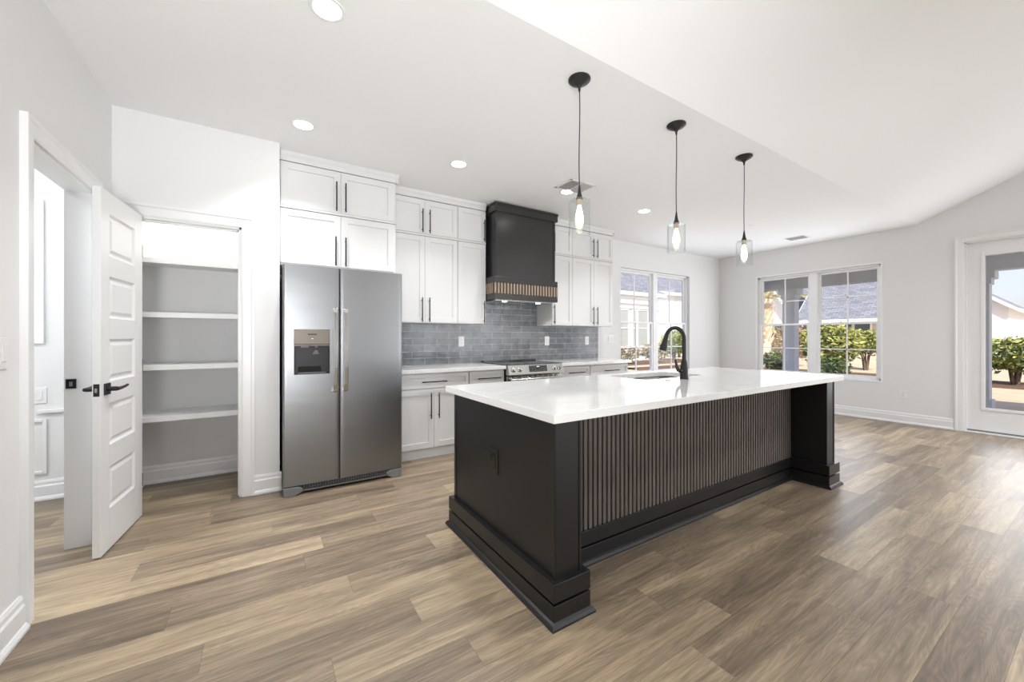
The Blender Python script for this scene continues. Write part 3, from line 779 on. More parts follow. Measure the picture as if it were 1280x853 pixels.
# ------------------------------------------------------------------ range hood
hd = thing('range_hood', (2.72, YB, 1.69), 'black range hood with a band of oak slats over the range', 'range hood')
link('hood_body', MB().box(2.285, 3.165, 3.957, YB, 1.955, 2.74), 'hood', hd, bevel=0.002)
for q in (2.285, 3.135): link('corner_strip', MB().box(q, q + 0.03, 3.951, 3.957, 1.96, 2.72), 'hood', hd, bevel=0.002)
mb = MB()
mb.box(2.262, 3.191, 3.928, YB, 2.722, 2.800)
mb.box(2.256, 3.197, 3.920, YB, 2.800, 2.824)
link('hood_crown', mb, 'hood', hd, bevel=0.004)
mb = MB(); XA0, XA1, YH = 2.250, 3.186, 3.926
mb.box(XA0, XA1, YH, YB, 1.886, 1.957).box(XA0, XA1, YH, YB - 0.012, 1.694, 1.762).box(XA0 + 0.010, XA1 - 0.010, YH + 0.010, YB - 0.012, 1.762, 1.886)
link('hood_band', mb, 'hood', hd, bevel=0.002)
mb = MB(); p = (XA1 - XA0) / 21.5
for i in range(22):
    x = XA0 + 0.004 + i * p
    mb.box(x, x + p * 0.52, YH + 0.001, YH + 0.010, 1.763, 1.885)
for i in range(1, 12):
    y = YH + i * p
    mb.box(XA0 + 0.001, XA0 + 0.010, y, y + p * 0.52, 1.763, 1.885); mb.box(XA1 - 0.010, XA1 - 0.001, y, y + p * 0.52, 1.763, 1.885)
link('hood_slats', mb, 'hood_slat', hd)
ins = link('hood_insert', MB().box(2.30, 3.13, 3.99, 4.40, 1.682, 1.6945), 'steel_plain', hd, bevel=0.003)
for xx in (2.47, 2.97):
    link('hood_lamp', MB().lathe([(0.03, 1.678), (0.03, 1.683)], (xx, 4.06, 0), 20), 'hood_led', ins)
    l = D.lights.new('hood_lamp_light', 'SPOT'); l.energy = 5; l.spot_size = math.radians(120); l.shadow_soft_size = 0.03; l.color = (1, 0.96, 0.9)
    lo = D.objects.new('hood_lamp_light', l); COL.objects.link(lo); lo.location = (xx, 4.06, 1.675)

# ------------------------------------------------------------------ range
rg = thing('range', (2.755, YB, 0), 'stainless slide-in electric range between the white base cabinets', 'range')
RX0, RX1 = 2.356, 3.156
link('range_body', MB().box(RX0, RX1, 3.85, YB - 0.012, 0.05, 0.905), 'dark_plastic', rg, bevel=0.002)
mb = MB(); mb.box(RX0 - 0.004, RX1 + 0.004, 3.80, YB - 0.012, 0.9205, 0.930)
mb.box(RX0 - 0.004, RX1 + 0.004, 4.37, YB - 0.012, 0.930, 0.948)
ct = link('cooktop', mb, 'black_glass', rg, bevel=0.003)
for cx_, cy_, rr in ((2.55, 3.97, 0.10), (2.96, 3.97, 0.08), (2.55, 4.23, 0.075), (2.96, 4.23, 0.10)):
    for r_ in (rr, rr * 0.6):
        mb = MB(); mb.lathe([(r_ - 0.0015, 0.9302), (r_ + 0.0015, 0.9302), (r_ + 0.0015, 0.9306), (r_ - 0.0015, 0.9306)], (cx_, cy_, 0), 32, caps=False)
        link('burner_ring', mb, 'grey_plastic', ct)
# slanted control panel
mb = MB(); mb.prism([(3.802, 0.928), (3.772, 0.815), (3.772, 0.806), (3.85, 0.806), (3.85, 0.928)], lambda p, q: (q, p[0], p[1]), RX0, RX1)
cp = link('control_panel', mb, 'steel_plain', rg, bevel=0.003)
def on_panel(s): return (3.772 + 0.030 * s, 0.815 + 0.113 * s)
nrm = Vector((0, -0.113, 0.030)).normalized()
for kx in (2.425, 2.515, 3.020, 3.105):
    y, z = on_panel(0.5); mb = MB()
    c = Vector((kx, y, z)); mb.tube([c, c + nrm * 0.006, c + nrm * 0.008, c + nrm * 0.030, c + nrm * 0.034], [0.030, 0.030, 0.023, 0.021, 0.017], 20)
    k = link('knob', mb, 'steel_plain', cp)
mb = MB(); ya, za = on_panel(0.2); yb_, zb_ = on_panel(0.85)
mb.hexa([(2.645, ya - .002, za), (2.905, ya - .002, za), (2.905, ya + .01, za), (2.645, ya + .01, za), (2.645, yb_ - .002, zb_), (2.905, yb_ - .002, zb_), (2.905, yb_ + .01, zb_), (2.645, yb_ + .01, zb_)])
dsp = link('display', mb, 'black_glass', cp, bevel=0.001)
mb = MB()
for i in range(11):
    for j in range(4):
        if 4 <= i <= 6 and j > 1: continue
        y, z = on_panel(0.28 + j * 0.16); x = 2.662 + i * 0.0215
        mb.box(x, x + 0.008, y - 0.0032, y - 0.0012, z, z + 0.0035)
y, z = on_panel(0.66); mb.box(2.752, 2.795, y - 0.0032, y - 0.0012, z, z + 0.014)
link('display_marks', mb, 'plate', dsp)
mb = MB(); mb.box(RX0 + .004, RX1 - .004, 3.815, 3.85, 0.235, 0.795)
od = link('oven_door', mb, 'steel_plain', rg, bevel=0.004)
link('oven_glass', MB().box(RX0 + 0.09, RX1 - 0.09, 3.812, 3.8155, 0.34, 0.66), 'black_glass', od)
mb = MB(); mb.tube([(RX0 + 0.03, 3.765, 0.757), (RX1 - 0.03, 3.765, 0.757)], 0.014, 14)
for xx in (RX0 + 0.06, RX1 - 0.06): mb.tube([(xx, 3.765, 0.757), (xx, 3.818, 0.757)], 0.010, 10)
link('oven_handle', mb, 'steel_plain', od)
link('storage_drawer', MB().box(RX0 + .004, RX1 - .004, 3.82, 3.85, 0.09, 0.225), 'steel_plain', rg, bevel=0.004)
for i in range(9): link('vent_slot', MB().box(2.42 + i * 0.078, 2.465 + i * 0.078, 3.8135, 3.816, 0.776, 0.788), 'dark_plastic', od)

# ------------------------------------------------------------------ refrigerator
fr = thing('refrigerator', (0.59, 3.9, 0), 'stainless side-by-side refrigerator with ice dispenser, doors closed', 'refrigerator')
FX0, FX1, FS, FY = 0.124, 1.053, 0.531, 3.50
link('fridge_body', MB().box(FX0 + 0.006, FX1 - 0.010, 3.565, 4.42, 0.055, 1.785), 'grey_plastic', fr, bevel=0.004)
link('door_gasket', MB().box(FX0 + 0.012, FX1 - 0.012, 3.552, 3.566, 0.09, 1.79), 'dark_plastic', fr)
DX0, DX1, DZ0, DZ1 = 0.200, 0.457, 0.952, 1.311
def fdoor(name, x0, x1, hole=None):
    """slightly bowed door front"""
    n = 14; z0, z1 = 0.078, 1.818; xs = [x0 + (x1 - x0) * i / n for i in range(n + 1)]
    if hole: xs = sorted(set(xs + [hole[0], hole[1]])); xs = [x for x in xs if not any(abs(x - h) < 0.012 and x != h for h in hole[:2])]
    n = len(xs) - 1
    def yy(x):
        u = (x - FX0) / (FX1 - FX0) * 2 - 1
        e = min(x - x0, x1 - x)
        return FY + 0.010 * u * u + (0.007 * (1 - min(e / 0.014, 1)) ** 2 if e < 0.014 else 0)
    xs = sorted(set([x0, x0 + 0.004, x0 + 0.009, x0 + 0.014] + [x for x in xs if x0 + 0.016 < x < x1 - 0.016] + [x1 - 0.014, x1 - 0.009, x1 - 0.004, x1]))
    zs = [z0, z1] if not hole else [z0, hole[2], hole[3], z1]
    mb = MB(); bm = mb.bm
    G = [[bm.verts.new((x, yy(x), z)) for x in xs] for z in zs]
    yb = 3.552
    B = [[bm.verts.new((x, yb, z)) for x in xs] for z in zs]
    for a in range(len(zs) - 1):
        for i in range(len(xs) - 1):
            inh = hole and a == 1 and xs[i] >= hole[0] - 1e-5 and xs[i + 1] <= hole[1] + 1e-5
            if not inh:
                f = bm.faces.new((G[a][i], G[a][i + 1], G[a + 1][i + 1], G[a + 1][i])); f.smooth = True
                bm.faces.new((B[a][i], B[a + 1][i], B[a + 1][i + 1], B[a][i + 1]))
            else:
                pass
        for i in (0, len(xs) - 1):
            bm.faces.new((G[a][i], B[a][i], B[a + 1][i], G[a + 1][i]))
    for i in range(len(xs) - 1):
        bm.faces.new((G[0][i], B[0][i], B[0][i + 1], G[0][i + 1])); bm.faces.new((G[-1][i], B[-1][i], B[-1][i + 1], G[-1][i + 1]))
    if hole:
        hi = [i for i, x in enumerate(xs) if hole[0] - 1e-5 <= x <= hole[1] + 1e-5]
        for i in hi[:-1]:
            bm.faces.new((G[1][i], G[1][i + 1], B[1][i + 1], B[1][i])); bm.faces.new((G[2][i], G[2][i + 1], B[2][i + 1], B[2][i]))
        for i in (hi[0], hi[-1]): bm.faces.new((G[1][i], G[2][i], B[2][i], B[1][i]))
    return link(name, mb, 'steel', fr)
fz = fdoor('freezer_door', FX0, FS - 0.003, (DX0, DX1, DZ0, DZ1))
fd = fdoor('fridge_door', FS + 0.003, FX1)
def fhandle(x, parent):
    mb = MB(); w = 0.016
    pts = [(3.500, 1.492), (3.462, 1.484), (3.448, 1.45), (3.440, 1.30), (3.437, 1.15), (3.440, 1.0), (3.448, 0.86), (3.462, 0.805), (3.500, 0.795)]
    inner = [(3.502, 1.465), (3.475, 1.462), (3.464, 1.44), (3.456, 1.30), (3.453, 1.15), (3.456, 1.0), (3.464, 0.865), (3.475, 0.828), (3.502, 0.822)]
    V0 = [mb.bm.verts.new((x - w, *p)) for p in pts]; V1 = [mb.bm.verts.new((x + w, *p)) for p in pts]
    I0 = [mb.bm.verts.new((x - w, *p)) for p in inner]; I1 = [mb.bm.verts.new((x + w, *p)) for p in inner]
    for i in range(len(pts) - 1):
        for A, B in ((V0, V1), (V1, I1), (I1, I0), (I0, V0)):
            mb.bm.faces.new((A[i], A[i + 1], B[i + 1], B[i])).smooth = False
    for i in (0, -1): mb.bm.faces.new((V0[i], V1[i], I1[i], I0[i]))
    return link('door_handle', mb, 'steel_plain', parent, bevel=0.004)
fhandle(0.493, fz); fhandle(0.573, fd)
# dispenser
dp = link('dispenser', MB().box(DX0, DX1, 3.499, 3.54, 1.192, DZ1 - 0.002).box(DX0, DX1, 3.503, 3.52, 1.178, 1.192), 'dispenser', fz, bevel=0.003)
dp['label'] = 'taupe dispenser fascia'
mb = MB()
mb.box(DX0, DX1, 3.60, 3.606, DZ0, 1.19).box(DX0, DX0 + .006, 3.506, 3.60, DZ0, 1.19).box(DX1 - .006, DX1, 3.506, 3.60, DZ0, 1.19).box(DX0, DX1, 3.506, 3.60, DZ0, DZ0 + 0.008).box(DX0, DX1, 3.52, 3.60, 1.18, 1.192)
link('dispenser_recess', mb, 'dark_plastic', fz)
mb = MB()
mb.hexa([(0.228, 3.545, 0.97), (0.400, 3.545, 0.97), (0.385, 3.56, 0.97), (0.24, 3.56, 0.97), (0.240, 3.575, 1.155), (0.385, 3.575, 1.155), (0.385, 3.59, 1.155), (0.24, 3.59, 1.155)])
link('dispenser_paddle', mb, 'black_glass', dp, bevel=0.003)
mb = MB(); mb.tube([(0.36, 3.535, 1.19), (0.36, 3.535, 1.165)], 0.012, 12); link('water_nozzle', mb, 'grey_plastic', dp)
link('ice_chute', MB().box(0.25, 0.305, 3.53, 3.55, 1.165, 1.178), 'grey_plastic', dp)
link('drip_tray', MB().box(0.23, 0.43, 3.515, 3.59, 0.958, 0.964), 'grey_plastic', dp)
mb = MB()
mb.hexa([(0.335, 3.548, 1.11), (0.385, 3.548, 1.11), (0.385, 3.556, 1.11), (0.335, 3.556, 1.11), (0.352, 3.54, 1.145), (0.368, 3.54, 1.145), (0.368, 3.55, 1.145), (0.352, 3.55, 1.145)])
link('dispenser_lever', mb, 'grey_plastic', dp, bevel=0.001)
mb = MB(); mb.box(0.296, 0.360, 3.4978, 3.4992, 1.268, 1.275).box(0.322, 0.334, 3.4978, 3.4992, 1.234, 1.239, 1)
link('dispenser_mark', mb, ['groove', 'plate'], dp)
# grille and feet at the bottom
mb = MB()
mb.box(FX0 + 0.12, FX1 - 0.12, 3.545, 3.56, 0.03, 0.078)
link('toe_grille_back', mb, 'groove', fr)
mb = MB()
mb.box(FX0 + 0.01, FX1 - 0.01, 3.520, 3.552, 0.022, 0.032)
n = 34
for i in range(n + 1):
    x = FX0 + 0.13 + (FX1 - FX0 - 0.26) * i / n; mb.box(x - .003, x + .003, 3.532, 3.545, 0.032, 0.074)
for zz in (0.045, 0.058, 0.071): mb.box(FX0 + .12, FX1 - .12, 3.530, 3.545, zz - .0015, zz + .0015)
link('toe_grille', mb, 'grey_plastic', fr)
for a, b_, s in ((FX0, FX0 + 0.14, 1), (FX1, FX1 - 0.14, -1)):
    mb = MB()
    mb.prism([(a + s * 0.006, 0.0), (a + s * 0.085, 0.0), (a + s * 0.13, 0.022), (a + s * 0.14, 0.050), (a + s * 0.11, 0.070), (a + s * 0.0, 0.070)], lambda p, q: (p[0], q, p[1]), 3.505, 3.60)
    link('foot_cover', mb, 'grey_plastic', fr, bevel=0.005)

# ------------------------------------------------------------------ island
isl = thing('kitchen_island', (2.6, 1.85, 0), 'black kitchen island with smoked oak slat front', 'island')
IX0, IX1, IY0, IY1, ISY = 1.075, 4.105, 1.345, 2.405, 1.607
mb = MB(); ya, yb_ = ISY + 0.014, IY1 - 0.002
mb.box(1.225, 3.955, ya, yb_, 0.0, 0.66).box(1.225, 2.44, ya, yb_, 0.66, 0.879).box(3.27, 3.955, ya, yb_, 0.66, 0.879).box(2.44, 3.27, ya, 1.955, 0.66, 0.879).box(2.44, 3.27, 2.397, yb_, 0.66, 0.879)
link('cabinet_body', mb, 'black', isl)
for nm, a, b_ in (('end_panel', IX0, 1.228), ('end_panel', 3.95, IX1)):
    mb = MB(); mb.box(a, b_, IY0, IY1, 0.0, 0.880)
    for q in (a, b_ - 0.014): mb.box(q, q + 0.014, IY0 - 0.004, IY0, 0.18, 0.880)
    if a == IX0:
        mb.box(IX0 - 0.004, IX0, IY0 - 0.004, IY0 + 0.012, 0.18, 0.880); mb.box(IX0 - 0.004, IX0, IY1 - 0.03, IY1, 0.18, 0.880)
    link(nm, mb, 'black', isl, bevel=0.0015)
mb = MB()
mb.box(1.226, 3.952, ISY + 0.010, ISY + 0.016, 0.17, 0.879, 1)
ns = 75; p = (3.95 - 1.228) / ns
for i in range(ns):
    x = 1.228 + p * (i + 0.17); mb.box(x, x + p * 0.60, ISY - 0.004, ISY + 0.011, 0.185, 0.878)
link('slat_panel', mb, ['slat', 'groove'], isl)
# base moulding: two bands with a groove between them, and a shoe
def base_run(mb, x0, x1, y0, y1, o1=0.030):
    mb.box(x0 - 0.004, x1 + 0.004, y0 - 0.004, y1 + 0.004, 0.0, 0.180, 1)
    mb.box(x0 - o1, x1 + o1, y0 - o1, y1 + o1, 0.106, 0.186)
    mb.box(x0 - o1, x1 + o1, y0 - o1, y1 + o1, 0.0, 0.094)
mb = MB(); base_run(mb, IX0, 1.228, IY0, IY1); base_run(mb, 3.95, IX1, IY0, IY1)
mb.box(1.25, 3.93, ISY + 0.006, ISY + 0.02, 0.0, 0.180, 1)
mb.box(1.25, 3.93, ISY - 0.014, ISY + 0.02, 0.106, 0.186).box(1.25, 3.93, ISY - 0.014, ISY + 0.02, 0.0, 0.094)
link('base_moulding', mb, ['black', 'groove'], isl, bevel=0.0015)
mb = MB()
SP = [(0, 0), (0.019, 0), (0.018, 0.008), (0.010, 0.020), (0, 0.026)]
for (x0, x1, y0, y1) in ((IX0 - .03, 1.228 + .03, IY0 - .03, IY1 + .03), (3.95 - .03, IX1 + .03, IY0 - .03, IY1 + .03)):
    rings = []
    for p_ in SP: rings.append([mb.bm.verts.new(c) for c in ((x0 - p_[0], y0 - p_[0], p_[1]), (x1 + p_[0], y0 - p_[0], p_[1]), (x1 + p_[0], y1 + p_[0], p_[1]), (x0 - p_[0], y1 + p_[0], p_[1]))])
    for k in range(len(rings)):
        A, B = rings[k], rings[(k + 1) % len(rings)]
        for i in range(4): mb.bm.faces.new((A[i], A[(i + 1) % 4], B[(i + 1) % 4], B[i]))
mb.prism(SP, lambda p_, q: (q, ISY - 0.014 - p_[0], p_[1]), 1.27, 3.91)
link('shoe_moulding', mb, 'black', isl)
# duplex outlet on the island's end panel
def outlet(name, axis, face, sgn, a, z, w, h, m, label, cat='electrical outlet', group=None, kind='duplex'):
    P = (lambda u, d, zz: (face + sgn * d, u, zz)) if axis == 'X' else (lambda u, d, zz: (u, face + sgn * d, zz))
    root = thing(name, P(a, 0, z - h / 2), label, cat, group)
    def bx(mb, u0, u1, d0, d1, z0, z1, mi=0):
        A, B = P(u0, d0, z0), P(u1, d1, z1); mb.box(A[0], B[0], A[1], B[1], z0, z1, mi)
    mb = MB(); bx(mb, a - w / 2, a + w / 2, 0.0003, 0.006, z - h / 2, z + h / 2)
    link('cover_plate', mb, m, root, bevel=0.002)
    k = max(1, round(w / 0.075))
    for i in range(k):
        ac = a - w / 2 + w * (i + 0.5) / k
        mb = MB()
        if kind == 'duplex':
            bx(mb, ac - 0.017, ac + 0.017, 0.006, 0.008, z - 0.034, z + 0.034)
            for zz in (-0.018, 0.018):
                for uu in (-0.006, 0.006): bx(mb, ac + uu - 0.0012, ac + uu + 0.0012, 0.008, 0.0084, z + zz - 0.004, z + zz + 0.005, 1)
                bx(mb, ac - 0.002, ac + 0.002, 0.008, 0.0084, z + zz - 0.012, z + zz - 0.008, 1)
            link('receptacle', mb, [m, 'slot'], root, bevel=0.0)
        else:
            A0 = 0.017
            bx(mb, ac - A0, ac + A0, 0.006, 0.009, z - 0.034, z + 0.034)
            link('rocker', mb, m, root, bevel=0.0015)
    return root
outlet('outlet', 'X', IX0, -1, 1.872, 0.568, 0.085, 0.135, 'gloss_black', 'black outlet on the left end panel of the island')
outlet('outlet', 'Y', YB - 0.010, -1, 2.08, 1.195, 0.078, 0.128, 'plate', 'white outlet on the tile left of the range')
outlet('outlet', 'Y', YB - 0.010, -1, 3.42, 1.195, 0.078, 0.128, 'plate', 'white outlet on the tile between the range and another outlet')
outlet('outlet', 'Y', YB - 0.010, -1, 4.19, 1.195, 0.078, 0.128, 'plate', 'white outlet near the window end of the tile')
outlet('light_switch', 'Y', YB, -1, 4.72, 1.215, 0.122, 0.128, 'plate', 'double white light switch on the wall by the back window', 'light switch', kind='rocker')
outlet('light_switch', 'X', XL, 1, 2.36, 1.185, 0.122, 0.125, 'plate', 'white light switch on the wall before the hall doorway', 'light switch', kind='rocker')
outlet('outlet', 'X', XR, -1, 1.755, 0.415, 0.078, 0.125, 'plate', 'white outlet low on the right wall beside the patio door')
outlet('light_switch', 'Y', YB, -1, -1.45, 0.80, 0.078, 0.12, 'plate', 'white switch on the hall wall seen through the doorway', 'light switch', kind='rocker')

# worktop with the sink cut-out
def rrect(x0, x1, y0, y1, r, n=6):
    pts = []
    for cx_, cy_, a0 in ((x1 - r, y1 - r, 0), (x0 + r, y1 - r, 90), (x0 + r, y0 + r, 180), (x1 - r, y0 + r, 270)):
        for i in range(n + 1):
            a = math.radians(a0 + 90 * i / n); pts.append((cx_ + r * math.cos(a), cy_ + r * math.sin(a)))
    return pts
SK = (2.47, 3.24, 1.98, 2.385)
mb = MB(); mb.slab_hole(1.037, 4.190, 1.302, 2.470, 0.880, 0.920, rrect(*SK, 0.07))
tag(link('island_worktop', mb, 'quartz', bevel=0.002), 'large white quartz worktop of the island with a sink cut-out', 'worktop')
sk = thing('sink', (2.855, 2.18, 0.68), 'stainless undermount sink in the island worktop', 'sink')
mb = MB(); bm = mb.bm
outer = rrect(SK[0] - 0.004, SK[1] + 0.004, SK[2] - 0.004, SK[3] + 0.004, 0.075)
rings = []
for ins_, z in ((0.0, 0.8795), (0.002, 0.70), (0.02, 0.685)):
    rings.append([bm.verts.new((x + (2.855 - x) * ins_ * 3, y + (2.18 - y) * ins_ * 3, z)) for x, y in outer])
for A, B in zip(rings, rings[1:]):
    for i in range(len(A)): bm.faces.new((A[i], A[(i + 1) % len(A)], B[(i + 1) % len(B)], B[i])).smooth = True
bm.faces.new(rings[-1])
bowl = link('basin', mb, 'steel_plain', sk)
sm = bowl.modifiers.new('thickness', 'SOLIDIFY'); sm.thickness = 0.0012; sm.offset = 1
link('drain', MB().lathe([(0.045, 0.6862), (0.045, 0.689), (0.03, 0.689), (0.028, 0.6865)], (2.855, 2.18, 0), 24), 'steel_plain', sk)
# faucet
fc = thing('faucet', (2.79, 1.872, 0.92), 'matte black gooseneck faucet with pull-down spray head beside the sink', 'faucet')
link('faucet_base', MB().lathe([(0.033, 0.9202), (0.033, 0.926), (0.030, 0.932), (0.028, 1.01), (0.022, 1.05), (0.018, 1.07)], (2.79, 1.872, 0), 24), 'matte_black', fc)
pts = [(2.79, 1.872, 1.06), (2.79, 1.872, 1.15), (2.79, 1.872, 1.232)]
R = 0.082
for i in range(1, 15):
    a = math.radians(180 - i * 12); pts.append((2.79, 1.872 + R + R * math.cos(a), 1.232 + R * math.sin(a) * 1.12))
link('gooseneck', MB().tube(pts, 0.0155, 16), 'matte_black', fc)
e0 = Vector(pts[-1]); dr = (e0 - Vector(pts[-2])).normalized()
link('spray_head', MB().tube([e0 - dr * 0.01, e0 + dr * 0.015, e0 + dr * 0.05, e0 + dr * 0.075, e0 + dr * 0.112], [0.0165, 0.018, 0.021, 0.028, 0.029], 20), 'matte_black', fc)
mb = MB(); mb.tube([(2.79, 1.872, 0.985), (2.748, 1.884, 0.988)], 0.018, 14); mb.tube([(2.742, 1.886, 0.985), (2.728, 1.895, 1.02), (2.722, 1.90, 1.075)], [0.016, 0.011, 0.008], 12)
link('faucet_handle', mb, 'matte_black', fc)
tag(link('air_gap_cap', MB().lathe([(0.018, 0.9202), (0.018, 0.926), (0.014, 0.929)], (2.60, 1.88, 0), 20), 'steel_plain'), 'small round chrome button on the worktop by the faucet', 'button')

# ------------------------------------------------------------------ ceiling fittings
plabels = ['glass cylinder pendant lamp nearest the hood end of the island', 'glass cylinder pendant lamp in the middle over the island', 'glass cylinder pendant lamp nearest the far window end of the island']
def pendant(x, y):
    z0 = 1.878
    r = thing('pendant_lamp', (x, y, z0), plabels[0], 'pendant lamp', 'pendants over the island')
    link('ceiling_canopy', MB().lathe([(0.006, ZC - 0.075), (0.008, ZC - 0.055), (0.016, ZC - 0.042), (0.036, ZC - 0.030), (0.058, ZC - 0.018), (0.068, ZC - 0.008), (0.068, ZC - 0.0005)], (x, y, 0), 32), 'matte_black', r)
    pts = [(x + 0.003 * math.sin(i * 0.55), y, ZC - 0.03 - (ZC - 0.03 - 2.15) * i / 12) for i in range(13)]; pts[0] = (x, y, ZC - 0.03); pts[-1] = (x, y, 2.15)
    link('cord', MB().tube(pts, 0.0032, 8), 'matte_black', r)
    link('socket_cap', MB().lathe([(0.0045, 2.185), (0.007, 2.165), (0.012, 2.13), (0.020, 2.105), (0.022, 2.098), (0.016, 2.096)], (x, y, 0), 24), 'matte_black', r)
    g = MB(); R_ = 0.064
    g.lathe([(0.018, 2.094), (R_ - 0.008, 2.094), (R_, 2.088), (R_, z0), (R_ - 0.003, z0), (R_ - 0.003, 2.086), (R_ - 0.009, 2.091), (0.018, 2.091)], (x, y, 0), 40, caps=False)
    link('glass_shade', g, 'shade_glass', r)
    link('lamp_holder', MB().lathe([(0.018, 2.094), (0.018, 2.062), (0.014, 2.058)], (x, y, 0), 20), 'brass', r)
    link('bulb', MB().lathe([(0.010, 2.06), (0.012, 2.045), (0.018, 2.02), (0.024, 1.985), (0.024, 1.96), (0.016, 1.93), (0.006, 1.918), (0.001, 1.917)], (x, y, 0), 24), 'bulb', r)
    return r
M['brass'] = mat('brass_holder', (0.65, 0.55, 0.40), 0.3, metal=0.7)
P0 = pendant(1.64, 1.81)
allp = [P0]
for x in (2.603, 3.565):
    c = copy_tree(P0); c.location = (x, 1.81, 1.878); allp.append(c)
for o, lb in zip(allp, plabels):
    o['label'] = lb


cans = [(0.259, 2.075, 'round recessed ceiling light nearest the camera'), (0.249, 3.304, 'round recessed ceiling light in front of the pantry wall'), (1.509, 3.288, 'round recessed ceiling light before the cabinets by the refrigerator'),
        (2.793, 3.278, 'round recessed ceiling light before the hood beside the ceiling vent'), (4.044, 3.269, 'round recessed ceiling light before the window end of the cabinets')]
c0 = None
for x, y, lb in cans:
    if c0 is None:
        c0 = thing('recessed_light', (x, y, ZC - 0.012), lb, 'ceiling light', 'recessed lights in the kitchen ceiling')
        link('trim_ring', MB().lathe([(0.064, ZC - 0.004), (0.078, ZC - 0.005), (0.082, ZC - 0.0005), (0.064, ZC - 0.0005)], (x, y, 0), 40, caps=False), 'trim', c0)
        link('lens', MB().lathe([(0.066, ZC - 0.0035), (0.066, ZC - 0.001)], (x, y, 0), 40), 'can_lens', c0)
        c = c0
    else:
        c = copy_tree(c0); c.location = (x, y, ZC - 0.012); c['label'] = lb
    l = D.lights.new('recessed_light_beam', 'AREA'); l.shape = 'DISK'; l.size = 0.13; l.energy = CAN_W; l.color = (0.98, 0.985, 1.0); l.spread = math.radians(110)
    lo = D.objects.new('recessed_light_beam', l); COL.objects.link(lo); lo.location = (x, y, ZC - 0.008)
# unseen overhead fill lights added behind the camera, on the vaulted slope
for x in (0.5, 3.2, 5.6):
    for y in (-0.4, -2.6):
        z = ZC + (YR - y) * SL if y > YAP else ZAP - (YAP - y) * (ZAP - ZC) / (YAP - YF)
        l = D.lights.new('overhead_fill', 'AREA'); l.shape = 'DISK'; l.size = 0.3; l.spread = math.radians(130); l.energy = LIV_W * (2.1 if x > 5 else 1); l.color = (0.95, 0.97, 1.0)
        lo = D.objects.new('overhead_fill', l); COL.objects.link(lo); lo.location = (x, y, z - 0.06)

# ceiling supply vents
v1 = thing('ceiling_vent', (2.77, 3.12, ZC - 0.012), 'square white ceiling vent behind the nearest pendant', 'vent')
mb = MB(); a0, a1, b0, b1 = 2.60, 2.94, 2.985, 3.255
mb.box(a0, a1, b0, b0 + .022, ZC - .006, ZC - .0005).box(a0, a1, b1 - .022, b1, ZC - .006, ZC - .0005).box(a0, a0 + .022, b0, b1, ZC - .006, ZC - .0005).box(a1 - .022, a1, b0, b1, ZC - .006, ZC - .0005).box(2.762, 2.778, b0, b1, ZC - .006, ZC - .0005)
link('vent_frame', mb, 'trim', v1, bevel=0.001)
mb = MB()
for i in range(12):
    y = b0 + 0.030 + i * 0.0185
    mb.hexa([(a0 + .022, y, ZC - .010), (2.762, y, ZC - .010), (2.762, y + .002, ZC - .010), (a0 + .022, y + .002, ZC - .010), (a0 + .022, y + .010, ZC - .001), (2.762, y + .010, ZC - .001), (2.762, y + .012, ZC - .001), (a0 + .022, y + .012, ZC - .001)])
    mb.hexa([(2.778, y + .010, ZC - .010), (a1 - .022, y + .010, ZC - .010), (a1 - .022, y + .012, ZC - .010), (2.778, y + .012, ZC - .010), (2.778, y, ZC - .001), (a1 - .022, y, ZC - .001), (a1 - .022, y + .002, ZC - .001), (2.778, y + .002, ZC - .001)])
link('vent_louvres', mb, 'vent_shade', v1)
v2 = thing('ceiling_vent', (7.2, 2.82, ZC - 0.012), 'slim white ceiling vent close to the right wall windows', 'vent')
mb = MB(); mb.box(7.08, 7.32, 2.70, 2.98, ZC - .006, ZC - .0005); link('vent_frame', mb, 'trim', v2, bevel=0.002)
mb = MB()
for i in range(9): mb.box(7.10 + i * 0.023, 7.108 + i * 0.023, 2.72, 2.96, ZC - .009, ZC - .006)
link('vent_louvres', mb, 'vent_shade', v2)
tag(link('sprinkler_cover', MB().lathe([(0.04, ZC - 0.004), (0.042, ZC - 0.0005)], (5.84, 2.88, 0), 24), 'trim'), 'small round white sprinkler cover on the ceiling past the pendants', 'sprinkler')

# ------------------------------------------------------------------ outside: porch
GZ = -0.15
struct('ground', MB().box(8.0, 90, -60, 90, GZ - 0.2, GZ).box(-40, 8.0, 4.8, 90, GZ - 0.2, GZ), 'lawn', label='dry tan lawn around the houses').name = 'ground'
struct('porch_floor', MB().box(XR + 0.14, 11.2, -4, 5.3, GZ, -0.08), 'concrete')
struct('porch_ceiling', MB().box(XR + 0.14, 11.2, -4, 5.3, 2.72, 2.85), 'porch_ceiling')
struct('porch_beam', MB().box(10.92, 11.2, -4, 5.3, 2.44, 2.73).box(XR + 0.14, 11.2, 5.05, 5.3, 2.44, 2.73), 'porch')
def column(x, y, label):
    r = thing('porch_column', (x, y, -0.08), label, 'column', 'columns of the porch')
    link('shaft', MB().box(x - .13, x + .13, y - .13, y + .13, 0.12, 2.22), 'porch', r, bevel=0.004)
    link('column_base', MB().box(x - .165, x + .165, y - .165, y + .165, -0.08, 0.12), 'porch', r, bevel=0.004)
    link('column_capital', MB().box(x - .155, x + .155, y - .155, y + .155, 2.20, 2.30).box(x - .20, x + .20, y - .20, y + .20, 2.30, 2.438), 'porch', r, bevel=0.004)
column(11.06, 4.50, 'square porch column, tinted bluish for its shade, seen through the windows')
column(11.06, 1.46, 'square porch column, tinted bluish for its shade, seen through the patio door')
